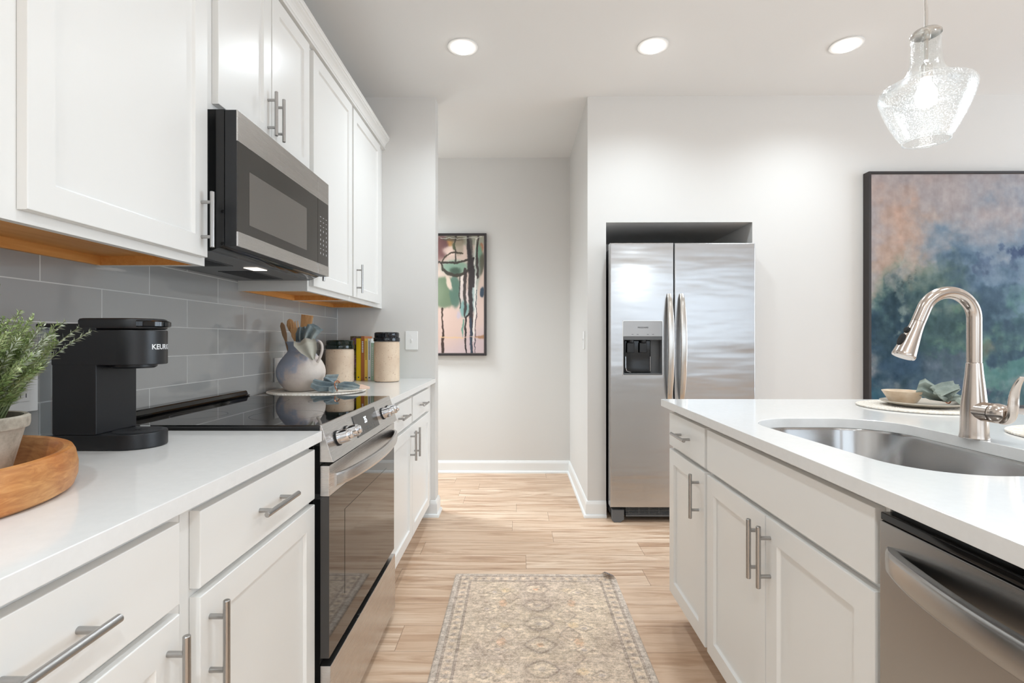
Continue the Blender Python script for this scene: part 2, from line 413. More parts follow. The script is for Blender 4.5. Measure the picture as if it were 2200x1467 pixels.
def cabinet(name, label, d, xf, xb, y0, y1, z0, z1, fronts, toe=True, upper=False, cat='cabinet', ext=None):
    """xf is the face-frame plane, d the way it faces along X"""
    root = thing(name, label, cat, ((xf+xb)/2, (y0+y1)/2, 0 if not upper else z0))
    g = .0006; y0 += g; y1 -= g; k = .018; mb = MB()
    zb = z0
    mb.box(xf, xf-d*.019, y0, y1, zb, z1)                         # face frame
    ys = (y0, y0+k), (y1-k, y1)
    for a, b in ys: mb.box(xf-d*.0192, xb, a, b, zb, z1)
    mb.box(xb+d*.006, xb, y0+k, y1-k, zb, z1)
    if ext: mb.box(xf, xf-d*.019, y1, ext, zb, z1)
    if upper: mb.box(xf-d*.0192, xb+d*.006, y0+k, y1-k, z1-k, z1)
    else: mb.box(xf-d*.0192, xb+d*.006, y0+k, y1-k, zb, zb+k)
    if toe: mb.box(xf-d*.075, xb, y0, y1, 0, zb)
    link('body', mb, M['cab'], root)
    if upper:
        u = MB(); zu = z0+.026
        u.box(xf-d*.0194, xb+d*.020, y0+k, y1-k, zu, zu+.012)
        u.box(xb+d*.020, xb+d*.0062, y0+k, y1-k, z0+.001, zu+.012)
        for a, b in ((y0+k, y0+k+.003), (y1-k-.003, y1-k)): u.box(xf-d*.0194, xb+d*.020, a, b, z0+.001, zu)
        o = link('underside', u, M['maple'], root); o['label'] = 'orange maple underside panel'
    for fr in fronts:
        kind, a, b, za, zb2 = fr[:5]
        o = link(kind, panel_front(d, xf+d*.0008, xf+d*.02, a, b, za, zb2, .056 if kind == 'door' else None), M['cab'], root)
        if len(fr) > 5:
            hy, hz, vert = fr[5:8]
            h = link('handle', bar_pull(d, xf+d*.02, hy, hz, vert), M['handle'], o); h['label'] = 'brushed steel bar pull'
    return root
DZ = (.731, .866); OZ = (.125, .716)
XBF = -.57       # left base face frame
cabinet('base_cabinet', 'white base cabinet at the bottom left corner, nearest the camera on the range side', 1, XBF, XL+.001, .32, .857, .114, .884,
        [('drawer', .345, .83, *DZ, .5875, .799, False), ('door', .345, .586, *OZ), ('door', .589, .83, *OZ, .80, .62, True)])
cabinet('base_cabinet', 'white drawer-over-door base cabinet just left of the oven, under the coffee maker', 1, XBF, XL+.001, .857, 1.396, .114, .884,
        [('drawer', .883, 1.388, *DZ, 1.1365, .799, False), ('door', .883, 1.388, *OZ, .911, .62, True)])
cabinet('base_cabinet', 'white two-drawer two-door base cabinet beyond the oven, against the end wall', 1, XBF, XL+.001, 2.164, 3.24, .114, .884,
        [('drawer', 2.185, 2.672, *DZ, 2.42, .799, False), ('drawer', 2.705, 3.215, *DZ, 2.94, .799, False),
         ('door', 2.185, 2.685, *OZ, 2.637, .62, True), ('door', 2.69, 3.215, *OZ, 2.738, .62, True)], ext=YW-.001)
XUF = -.893
def uz(a=1.397, b=2.412): return a, b
UZ = uz()
cabinet('upper_cabinet', 'large white upper cabinet at the top left corner, left of the microwave', 1, XUF, XL+.001, .864, 1.4535, 1.375, 2.44,
        [('door', .903, 1.436, *UZ, 1.407, 1.498, True)], toe=False, upper=True)
cabinet('upper_cabinet', 'short white two-door upper cabinet directly above the microwave', 1, XUF, XL+.001, 1.4535, 2.168, 1.832, 2.44,
        [('door', 1.487, 1.812, 1.856, 2.412, 1.784, 1.958, True), ('door', 1.816, 2.146, 1.856, 2.412, 1.842, 1.958, True)], toe=False, upper=True)
cabinet('upper_cabinet', 'tall white single-door upper cabinet just beyond the microwave', 1, XUF, XL+.001, 2.168, 2.717, 1.375, 2.44,
        [('door', 2.19, 2.706, *UZ, 2.222, 1.5, True)], toe=False, upper=True)
cabinet('upper_cabinet', 'last white upper cabinet of the row, against the end wall above the books', 1, XUF, XL+.001, 2.717, 3.29, 1.375, 2.44,
        [('door', 2.729, 3.262, *UZ, 2.781, 1.5, True)], toe=False, upper=True, ext=YW-.001)
# crown moulding along the tops
prof = [(0, 2.4255), (.0365, 2.4255), (.0365, 2.434), (.031, 2.4385), (.031, 2.443), (.035, 2.4455), (.036, 2.454), (.040, 2.463), (.047, 2.471), (.056, 2.477), (.056, 2.483), (.061, 2.485), (.061, 2.497), (.064, 2.499), (.064, 2.5045), (0, 2.5045)]
mb = MB(); mb.prism([(XUF-.012+p if p else XUF+.0004, z) for p, z in prof], 'y', .864, YW-.001)
mb.box(XL+.001, XUF+.0004, .864, YW-.001, 2.4405, 2.452)
tag(link('crown_molding', mb, M['cab'], loc=(XUF, 2.1, 2.4405), sharp=11, wnorm=False), 'white stepped crown molding along the tops of the upper cabinets', 'molding')

# island
XIF = .655; XIB = 1.30
cabinet('island_cabinet', 'narrow white island cabinet with one drawer and one door, nearest the refrigerator', -1, XIF, XIB, 1.72, 2.143, .114, .884,
        [('drawer', 1.733, 2.13, *DZ, 1.93, .799, False), ('door', 1.733, 2.13, *OZ, 1.787, .62, True)])
cabinet('sink_cabinet', 'wide white two-door island cabinet under the sink, beside the dishwasher', -1, XIF, XIB, .9, 1.7195, .114, .884,
        [('drawer', .9115, 1.711, *DZ), ('door', 1.3125, 1.711, *OZ, 1.338, .62, True), ('door', .9115, 1.3095, *OZ, 1.284, .62, True)])
mb = MB(); mb.box(XIB+.001, XIB+.021, .245, 2.143, 0, .884, .001)
mb.box(XIF, XIB, .245, .265, 0, .884, .001)
tag(link('knee_wall', mb, M['cab'], loc=(XIB, 1.2, 0)), 'white knee wall closing the seating side of the island', 'wall')

# ================================================================== COUNTERTOPS
CT = .914
mb = curve_slab([(XT+.0005, .30), (-.537, .30), (-.537, 1.404), (XT+.0005, 1.404)], [], .8845, CT, .0018)
tag(link('countertop', mb, M['quartz'], loc=(-.87, .85, .8845)), 'white quartz countertop under the coffee maker and wooden tray', 'countertop')
mb = curve_slab([(XT+.0005, 2.163), (-.537, 2.163), (-.537, YW-.001), (XT+.0005, YW-.001)], [], .8845, CT, .0018)
tag(link('countertop', mb, M['quartz'], loc=(-.87, 2.7, .8845)), 'white quartz countertop beyond the oven, holding the pitcher and canisters', 'countertop')
SINK = arc(1.0, 1.485, .155, .155, 0, 90, 12)+arc(.87, 1.492, .152, .148, 90, 180, 12)+arc(.898, 1.093, .150, .148, 183, 270, 12)+arc(1.0, 1.10, .155, .155, 270, 360, 12)
mb = curve_slab([(.615, .225), (1.70, .225), (1.70, 2.182), (.615, 2.182)], [SINK[::-1]], .8845, CT, .0018)
tag(link('island_countertop', mb, M['quartz'], loc=(1.15, 1.2, .8845)), 'white quartz island countertop with the sink cut into it', 'countertop')

# ================================================================== SINK
def scale_poly(poly, s, cx=.935, cy=1.29): return [(cx+(x-cx)*s, cy+(y-cy)*s) for x, y in poly]
def ring3(poly, z): return [(x, y, z) for x, y in poly]
sk = thing('kitchen_sink', 'stainless steel undermount sink bowl set in the island countertop', 'sink', (.935, 1.29, .70))
mb = MB()
mb.loft([ring3(scale_poly(SINK, 1.05), .8838), ring3(scale_poly(SINK, 1.012), .8838), ring3(scale_poly(SINK, 1.004), .876), ring3(scale_poly(SINK, .985), .735), ring3(scale_poly(SINK, .96), .715), ring3(scale_poly(SINK, .90), .705), ring3(scale_poly(SINK, .12), .70)], cap=False)
mb.loft([ring3(scale_poly(SINK, 1.05), .8838), ring3(scale_poly(SINK, 1.05), .8815), ring3(scale_poly(SINK, 1.016), .8815), ring3(scale_poly(SINK, 1.008), .874), ring3(scale_poly(SINK, .99), .733), ring3(scale_poly(SINK, .965), .712), ring3(scale_poly(SINK, .90), .702), ring3(scale_poly(SINK, .12), .697)], cap=False)
link('basin', mb, M['sink'], sk, sharp=40, wnorm=False)
mb = MB(); mb.lathe([(0.001, .7015), (.02, .7015), (.034, .7035), (.042, .7045), (.044, .701), (.044, .696), (.001, .696)], .935, 1.29, 32)
link('drain', mb, M['chrome'], sk)

# ================================================================== DISHWASHER
def bow_bar(axis_pts, wid, thk):
    """axis_pts: list of (center, out-vector, side-vector, half-height, half-thickness)"""
    mb = MB(); secs = []
    for c, o, s_, hh, ht in axis_pts:
        c = Vector(c); o = Vector(o); s_ = Vector(s_); sec = []
        for a in range(16):
            an = 2*math.pi*a/16; ca, sa = math.cos(an), math.sin(an)
            q = .55
            sec.append(c+s_*(hh*math.copysign(abs(ca)**q, ca))+o*(ht*math.copysign(abs(sa)**q, sa)))
        secs.append(sec)
    mb.loft(secs); return mb
dw = thing('dishwasher', 'stainless steel dishwasher with bowed bar handle under the island countertop', 'dishwasher', (.95, .58, 0))
XD = .630
mb = MB(); mb.box(.66, 1.25, .285, .892, .10, .872); mb.box(.71, 1.2, .29, .887, 0, .0995)
link('tub', mb, M['blacksatin'], dw)
mb = MB(); mb.box(XD, .6595, .286, .893, .13, .852, .003); o = link('door', mb, M['steel_dw'], dw)
pts = []
for i in range(31):
    q = i/30; y = .872-q*(.872-.307); s_ = math.sin(math.pi*q)
    b = min(1, s_*1.9)
    pts.append(((XD+.006-.052*(s_**.62), y, .795), (-1, 0, 0), (0, 0, 1), .0235*(.8+.2*b), .0115))
link('handle', bow_bar(pts, 0, 0), M['steel_dw'], o)
mb = MB(); mb.box(XD+.002, .6595, .286, .893, .8525, .866, .002); mb.box(.652, .66, .286, .893, .866, .8735)
cp = link('control_strip', mb, M['blackgloss'], dw); cp['label'] = 'gloss black control strip on the top edge'
mb = MB(); mb.box(.634, .646, .60, .645, .8662, .8668); link('button', mb, M['darkgrey'], cp)

# ================================================================== RANGE
rg = thing('range', 'stainless steel slide-in electric range with black glass cooktop', 'oven', (-.85, 1.783, 0))
RY0, RY1 = 1.4065, 2.160
mb = MB(); mb.box(-1.185, -.545, RY0+.003, RY1-.003, .03, .9205)
link('body', mb, M['blackgloss'], rg)
mb = MB(); mb.box(-1.186, -.5405, RY0-.0, RY1, .9207, .9285, .0025)
link('cooktop', mb, M['blackglass'], rg)
mb = MB(); mb.prism([(-1.187, .929), (-1.135, .929), (-1.133, .933), (-1.142, .936), (-1.146, .948), (-1.15, .951), (-1.187, .951)], 'y', RY0, RY1)
link('rear_trim', mb, M['blackgloss'], rg)
for cx, cy, r in ((-.72, 1.60, .11), (-.72, 1.98, .085), (-1.0, 1.60, .08), (-1.0, 1.98, .105)):
    mb = MB(); mb.lathe([(r, .92865), (r-.0012, .92865)], cx, cy, 56); link('burner_ring', mb, M['darkgrey'], rg, recalc=False)
mb = MB(); mb.box(-1.043, -1.016, RY0-.0016, RY0-.0002, .9165, .9278); tg = link('sticker', mb, M['plate'], rg)
mb = MB()
for k_, w_ in ((-1.036, .006), (-1.029, .005), (-1.0225, .004)): mb.add([(k_-w_/2, RY0-.0018, .9215), (k_+w_/2, RY0-.0018, .9215), (k_+w_/2, RY0-.0018, .9252), (k_-w_/2, RY0-.0018, .9252)], [(0, 1, 2, 3)])
link('sticker_print', mb, M['dark_ink'], tg, recalc=False)
# sloped control panel
A = Vector((-.5395, 0, .929)); B = Vector((-.507, 0, .826))
mb = MB(); mb.prism([(-.5445, .929), (A.x, A.z), (B.x, B.z), (-.5445, .826)], 'y', RY0, RY1, .0015)
cpn = link('control_panel', mb, M['steel_x'], rg)
sl = (B-A); L = sl.length; sl.normalize(); nrm = Vector((-sl.z, 0, sl.x)); nrm = nrm if nrm.x > 0 else -nrm
def on_panel(y, s_, o=0.0): q = A+sl*(s_*L)+nrm*o; return Vector((q.x, y, q.z))
ds = MB(); v4 = [on_panel(y, s_, o) for o in (.0002, .0022) for (y, s_) in ((1.650, .13), (1.903, .13), (1.903, .79), (1.650, .79))]
ds.add(v4, [(0, 1, 2, 3), (4, 5, 6, 7), (0, 1, 5, 4), (1, 2, 6, 5), (2, 3, 7, 6), (3, 0, 4, 7)])
dsp = link('display', ds, M['mwglass'], cpn)
def panel_text(txt, yc, s0, size, matname, nm, bold=.0):
    v, f = text_geo(txt, size, bold); mb = MB()
    mb.add([on_panel(yc+p[0], s0-p[1]/L, .0026) for p in v], f); return link(nm, mb, M[matname], cpn, recalc=False)
panel_text('35', 1.765, .40, .030, 'digits', 'digits', .0006)
mk = MB()
for i, yy in enumerate((1.70, 1.72, 1.745, 1.77, 1.80, 1.825, 1.85)):
    for s0 in (.62, .70):
        if (i+int(s0*100)) % 3: mk.add([on_panel(yy+a, s0+b, .0026) for a, b in ((-.006, -.012), (.006, -.012), (.006, .012), (-.006, .012))], [(0, 1, 2, 3)])
link('key_marks', mk, M['greyplastic'], cpn, recalc=False)
def knob(y):
    c = lambda o: on_panel(y, .53, o)
    mb = MB(); mb.tube([c(.0002), c(.004)], .0235, 28); r0 = link('knob_ring', mb, M['rubber'], rg)
    return c
for i, y in enumerate((1.488, 1.572, 1.988, 2.070)):
    c = lambda o: on_panel(y, .50, o)
    mb = MB(); mb.tube([c(.0042), c(.010), c(.032), c(.037), c(.0375)], [.0205, .0195, .0185, .0165, .008], 30)
    mb.tube([c(.032), c(.042), c(.046), c(.0465)], [.0135, .0128, .0105, .004], 30, flat=.42, up=(0, 1, 0))
    k = link('knob', mb, M['chrome'], rg)
    mb = MB(); mb.tube([c(.0004), c(.0042)], .0228, 28); link('skirt', mb, M['rubber'], k)
XO = -.518
# oven door
mb = MB(); mb.box(XO, -.544, RY0+.001, RY1-.004, .731, .816, .002)
mb.cur = 1; mb.box(XO-.0006, -.544, RY0+.001, RY1-.004, .283, .7305, .001)
od = link('oven_door', mb, [M['steel_x'], M['ovenglass']], rg)
mb = MB(); mb.box(XO-.0009, XO+.0002, RY0+.13, RY1-.13, .40, .655); link('oven_window', mb, M['ovenwin'], od)
pts = []
for i in range(31):
    q = i/30; y = RY0+.022+q*(RY1-RY0-.05); s_ = math.sin(math.pi*q)
    pts.append(((XO+.006+.044*(s_**.6), y, .772), (1, 0, 0), (0, 0, 1), .019, .0075))
mb = bow_bar(pts, 0, 0)
link('handle', mb, M['steel_x'], od)
mb = MB(); mb.box(-.514, -.544, RY0+.001, RY1-.004, .035, .262, .002); link('storage_drawer', mb, M['steel_x'], rg)
for y in (RY0+.03, RY1-.03):
    for x in (-.57, -1.15):
        mb = MB(); mb.lathe([(.001, 0), (.018, 0), (.018, .012), (.010, .014), (.010, .030), (.001, .030)], x, y, 16); link('foot', mb, M['rubber'], rg)

# ================================================================== MICROWAVE
mw = thing('microwave', 'black and stainless over-the-range microwave mounted above the cooktop', 'microwave', (-1.0, 1.82, 1.42))
MY0, MY1 = 1.4555, 2.166
mb = MB(); mb.prism([(-1.188, 1.420), (-.875, 1.420), (-.845, 1.434), (-.838, 1.436), (-.838, 1.826), (-1.188, 1.826)], 'y', MY0, MY1, .001)
link('body', mb, M['blackgloss'], mw)
XM = -.80
def mwfront(y0, y1, nm):
    mb = MB(); mb.cur = 0; mb.box(-.8375, XM-.002, y0, y1, 1.434, 1.825, .002)
    mb.cur = 1; mb.box(XM-.0045, XM, y0, y1, 1.736, 1.825, .0012); mb.box(XM-.0045, XM+.001, y0, y1, 1.434, 1.476, .0012)
    mb.cur = 2; mb.box(XM-.003, XM-.0006, y0+.0005, y1-.0005, 1.4762, 1.7358)
    return link(nm, mb, [M['blackplastic'], M['steel_x'], M['mwglass']], mw)
dr = mwfront(MY0+.001, 2.048, 'door')
mb = MB(); mb.box(XM-.001, XM-.0002, 1.522, 1.94, 1.507, 1.667); w = link('window', mb, M['mwmesh'], dr)
pn = mwfront(2.050, MY1-.001, 'control_panel')
mk = MB(); random.seed(3)
for i in range(3):
    for j in range(9):
        y = 2.076+i*.031; z = 1.668-j*.0185
        if j == 4 and i == 1: continue
        w_, h_ = (.006, .0013) if j in (0, 1, 2, 7) else (.0028, .004)
        mk.add([(XM+.0001, y+a*w_, z+b*h_) for a, b in ((-1, -1), (1, -1), (1, 1), (-1, 1))], [(0, 1, 2, 3)])
link('key_marks', mk, M['lightgrey'], pn, recalc=False)
for y0, y1 in ((1.50, 1.74), (1.87, 2.11)):
    mb = MB(); mb.box(-1.10, -.97, y0, y1, 1.4165, 1.4198, .001)
    for k in range(18): mb.box(-1.09, -.98, y0+.012+k*.0122, y0+.017+k*.0122, 1.4150, 1.4164)
    link('grease_filter', mb, M['darkgrey'], mw)
mb = MB(); mb.box(-1.187, -.88, MY0+.002, MY1-.002, 1.4185, 1.4199); link('underside', mb, mat('hood_underside', rgb(112, 113, 115), .4, .5), mw)
mb = MB(); mb.box(-.955, -.905, 1.775, 1.845, 1.4155, 1.4180, .001); link('lamp_lens', mb, M['hoodlamp'], mw)

# ================================================================== REFRIGERATOR
fg = thing('refrigerator', 'stainless steel side-by-side refrigerator with water dispenser in the wall niche', 'refrigerator', (1.058, 3.7, 0))
FY = 3.26
mb = MB(); mb.box(.606, 1.510, FY+.075, 4.06, .04, 1.765, .004); link('body', mb, M['darkgrey'], fg)
def rrect(x0, x1, z0, z1, r, n=4):
    return arc(x1-r, z1-r, r, r, 0, 90, n)+arc(x0+r, z1-r, r, r, 90, 180, n)+arc(x0+r, z0+r, r, r, 180, 270, n)+arc(x1-r, z0+r, r, r, 270, 360, n)
# freezer door with a real recess for the dispenser
def fridge_door(x0, x1, hole=None):
    z0, z1, r = .101, 1.786, .012
    if not hole:
        mb = MB(); mb.box(x0, x1, FY, FY+.07, z0, z1, .008, 3); return mb
    hx0, hx1, hz0, hz1 = hole
    mb = MB()
    mb.box(x0, hx0, FY, FY+.07, z0, z1, .0); mb.box(hx1, x1, FY, FY+.07, z0, z1, .0)
    mb.box(hx0, hx1, FY, FY+.07, z0, hz0); mb.box(hx0, hx1, FY, FY+.07, hz1, z1)
    mb = curve_slab([(x0, z0), (x1, z0), (x1, z1), (x0, z1)], [[(hx0, hz0), (hx0, hz1), (hx1, hz1), (hx1, hz0)]], -.035, .035, .004)
    mb.v = [(p[0], FY+.035-p[2], p[1]) for p in mb.v]
    return mb
D0 = (.678, .927, .944, 1.287)
ld = link('door', fridge_door(.597, .9985, D0), M['steel_f'], fg); ld['label'] = 'narrow left door with the ice and water dispenser'
rd = link('door', fridge_door(1.0045, 1.519), M['steel_f'], fg); rd['label'] = 'wide plain right door'
def fridge_handle(x):
    pts = []
    for i in range(25):
        q = i/24; z = .775+q*(1.462-.775); s_ = math.sin(math.pi*q)
        hw = .011+.008*min(1, (s_**.5)*1.2)
        pts.append(((x, FY-.004-.052*(s_**.55), z), (0, -1, 0), (1, 0, 0), hw, .0085))
    return bow_bar(pts, 0, 0)
link('handle', fridge_handle(.968), M['nickel'], ld); link('handle', fridge_handle(1.047), M['nickel'], rd)
# dispenser
dp = MB(); hx0, hx1, hz0, hz1 = D0
dp.box(hx0+.0005, hx1-.0005, FY-.002, FY+.006, 1.19, hz1-.0005, .0015)
dsp = link('dispenser_panel', dp, M['lightgrey'], ld)
v, f = text_geo('FRIGIDAIRE', .0135, .0002); mb = MB(); mb.add([((hx0+hx1)/2+.002+p[0], FY-.0023, 1.246+p[1]) for p in v], f); link('lettering', mb, M['dark_ink'], dsp, recalc=False)
mb = MB()
for x in (.738, .77, .835, .868):
    mb = MB(); mb.add([(x+a, FY-.0023, 1.203+b) for a, b in ((-.006, -.0012), (.006, -.0012), (.006, .0012), (-.006, .0012))], [(0, 1, 2, 3)]); link('key_mark', mb, M['dark_ink'], dsp, recalc=False)
mb = MB(); k = .004
mb.box(hx0+.0005, hx0+k, FY+.001, FY+.068, hz0+.0005, 1.19); mb.box(hx1-k, hx1-.0005, FY+.001, FY+.068, hz0+.0005, 1.19)
mb.box(hx0+k, hx1-k, FY+.064, FY+.068, hz0+.0005, 1.19); mb.box(hx0+k, hx1-k, FY-.002, FY+.066, hz0+.0005, hz0+.010)
mb.box(hx0+k, hx1-k, FY-.001, FY+.066, 1.168, 1.1895)
cav = link('dispenser_recess', mb, M['greyplastic'], ld)
mb = MB(); mb.box(hx0+.022, hx1-.06, FY+.0555, FY+.064, .955, 1.165, .006); cv2 = link('back_plate', mb, M['blackgloss'], cav)
for x in (.735, .815):
    mb = MB(); mb.box(x-.024, x+.024, FY+.035, FY+.041, 1.085, 1.15, .004); mb.lathe([(.020, 1.167), (.02, 1.152), (.014, 1.148), (.001, 1.148)], x, FY+.035, 18)
    link('paddle', mb, M['blackplastic'], cav)
mb = MB()
mb.tube([(hx0+.026, FY+.05, 1.06), (hx0+.026, FY+.048, .99), (hx0+.034, FY+.045, .965), (hx0+.06, FY+.045, .958)], .0022, 8)
link('drip_guide', mb, M['chrome'], cav)
mb = MB(); mb.tube([(hx1-.064, FY+.05, 1.06), (hx1-.064, FY+.048, .965)], .0022, 8); link('drip_guide', mb, M['chrome'], cav)
mb = MB()
for p0, p1 in ((rrect(hx0-.004, hx1+.004, hz0-.004, hz1+.004, .008), rrect(hx0, hx1, hz0, hz1, .006)),):
    n = len(p0); vs = [(x, FY-.0025, z) for x, z in p0]+[(x, FY-.0025, z) for x, z in p1]+[(x, FY-.0004, z) for x, z in p0]
    mb.add(vs, [(i, (i+1) % n, n+(i+1) % n, n+i) for i in range(n)]+[(i, (i+1) % n, 2*n+(i+1) % n, 2*n+i) for i in range(n)])
link('dispenser_bezel', mb, M['nickel'], ld, recalc=False)
mb = MB(); mb.box(.70, 1.50, FY+.03, FY+.05, .036, .040); mb.box(.70, 1.50, FY+.02, FY+.05, .036, .048)
for z in (.052, .062, .072, .082, .092): mb.box(.70, 1.50, FY+.022, FY+.03, z, z+.004)
for x in np.linspace(.72, 1.49, 13): mb.box(x, x+.003, FY+.026, FY+.034, .048, .097)
link('toe_grille', mb, M['greyplastic'], fg)
mb = MB(); mb.box(.612, 1.5, FY+.05, FY+.0749, .034, .100); link('grille_backing', mb, M['rubber'], fg)
for x in (.612, 1.44):
    mb = MB(); mb.prism([(x, .012), (x+.012, .0), (x+.05, .0), (x+.075, .018), (x+.075, .08), (x, .08)], 'y', FY+.012, FY+.05, .002); link('foot', mb, M['greyplastic'], fg)
mb = MB(); mb.box(.61, .66, FY+.02, FY+.10, 1.7655, 1.785, .004); link('hinge_cover', mb, M['greyplastic'], fg)

# ================================================================== RECESSED LIGHTS
LABC = ['leftmost recessed ceiling light, in front of the hall opening', 'middle recessed ceiling light, in front of the refrigerator wall', 'rightmost recessed ceiling light, nearest the glass pendant']
def can_light(x, y, label):
    r = thing('recessed_light', label, 'ceiling light', (x, y, CZ), 'recessed ceiling lights')
    mb = MB(); mb.lathe([(.084, CZ-.0005), (.084, CZ-.004), (.080, CZ-.0055), (.0625, CZ-.0055), (.0605, CZ-.003), (.0600, CZ+.0), (.058, CZ+.028), (.058, CZ+.05), (.0615, CZ+.05), (.0618, CZ-.0005)], x, y, 48)
    link('trim_ring', mb, M['trim'], r)
    mb = MB(); mb.lathe([(.0535, CZ+.044), (.0535, CZ-.010), (.050, CZ-.016), (.03, CZ-.0205), (.001, CZ-.022)], x, y, 40)
    link('lens', mb, M['lamp'], r)
    can_or_fill_spot(x, y, k=1.45)
for (x, y), lb in zip(CANS, LABC): can_light(x, y, lb)

# ================================================================== PENDANT
PX, PY = 1.150, 1.445
pd = thing('pendant_light', 'seeded clear glass pendant light hanging above the island', 'pendant light', (PX, PY, CZ))
mb = MB(); mb.lathe([(.001, CZ-.022), (.055, CZ-.022), (.062, CZ-.018), (.063, CZ-.0005), (.001, CZ-.0005)], PX, PY, 32); link('canopy', mb, M['nickel'], pd)
mb = MB(); mb.tube([(PX, PY, CZ-.02), (PX, PY, 2.03)], .0045, 14); link('rod', mb, M['nickel'], pd)
mb = MB(); mb.lathe([(.001, 2.038), (.011, 2.037), (.031, 2.031), (.0365, 2.025), (.0365, 2.021), (.031, 2.020), (.011, 2.018), (.010, 2.006), (.001, 2.006)], PX, PY, 32); link('cap', mb, M['nickel'], pd)
mb = MB(); mb.tube([(PX, PY, 2.012), (PX, PY, 1.935)], .0055, 14); mb.lathe([(.001, 1.938), (.012, 1.937), (.0155, 1.930), (.0155, 1.898), (.001, 1.898)], PX, PY, 28); link('socket', mb, M['nickel'], pd)
gprof = [(.036, 2.040), (.0375, 2.02), (.0385, 1.99), (.041, 1.965), (.047, 1.94), (.057, 1.918), (.074, 1.899), (.095, 1.888), (.116, 1.880), (.128, 1.872), (.1325, 1.861), (.132, 1.848), (.127, 1.83), (.118, 1.805), (.106, 1.777), (.093, 1.75), (.081, 1.728), (.072, 1.714), (.0675, 1.707), (.0675, 1.701), (.064, 1.700)]
def smooth_prof(pr, n=6):
    out = []
    for i in range(len(pr)-1):
        p0 = pr[max(i-1, 0)]; p1 = pr[i]; p2 = pr[i+1]; p3 = pr[min(i+2, len(pr)-1)]
        for k in range(n):
            q = k/n
            out.append(tuple(.5*((2*p1[j])+(-p0[j]+p2[j])*q+(2*p0[j]-5*p1[j]+4*p2[j]-p3[j])*q*q+(-p0[j]+3*p1[j]-3*p2[j]+p3[j])*q**3) for j in (0, 1)))
    return out+[pr[-1]]
gprof = [(r*(.92 if z > 1.95 else .845), 1.875+(z-1.875)*.885) for r, z in gprof]
sp_ = smooth_prof(gprof, 4)
mg = bpy.data.materials.new('seeded_glass'); mg.use_nodes = True; t = NT(mg); nt = t.t; nt.nodes.clear(); t.b = None
trn = t.n('ShaderNodeBsdfTransparent', {'Color': (.97, .98, .98, 1)}); gls = t.n('ShaderNodeBsdfGlossy', {'Roughness': .05, 'Color': (1, 1, 1, 1)})
dif = t.n('ShaderNodeBsdfTranslucent', {'Color': (.95, .95, .95, 1)})
lw = t.n('ShaderNodeLayerWeight', {'Blend': .25})
vor = t.n('ShaderNodeTexVoronoi', {'Vector': t.pos(), 'Scale': 230.0}).outputs['Distance']
seed = t.math('LESS_THAN', vor, .26)
bmp = t.n('ShaderNodeBump', {'Height': t.math('MULTIPLY', vor, .001), 'Strength': .5, 'Distance': 1.0}); t.l(bmp.outputs[0], gls.inputs['Normal'])
m1 = t.n('ShaderNodeMixShader', {0: t.math('MULTIPLY_ADD', seed, .10, .01), 1: trn.outputs[0], 2: dif.outputs[0]})
m2 = t.n('ShaderNodeMixShader', {0: t.math('MULTIPLY_ADD', lw.outputs['Facing'], .42, .03), 1: m1.outputs[0], 2: gls.outputs[0]})
out = t.n('ShaderNodeOutputMaterial'); t.l(m2.outputs[0], out.inputs[0])
mb = MB(); mb.lathe(sp_+[(r-.0028, z) for r, z in sp_[::-1]], PX, PY, 72)
link('glass_shade', mb, mg, pd)
mb = MB(); mb.lathe([(.001, 1.898), (.012, 1.897), (.012, 1.888), (.018, 1.876), (.024, 1.862), (.026, 1.847), (.024, 1.832), (.016, 1.821), (.001, 1.817)], PX, PY, 28); link('bulb', mb, M['bulb'], pd)
l = bpy.data.lights.new('pendant_lamp', 'POINT'); l.energy = 2.2; l.color = (.88, .95, 1); l.shadow_soft_size = .03
o = bpy.data.objects.new('pendant_lamp', l); COL.objects.link(o); o.location = (PX, PY, 1.80)

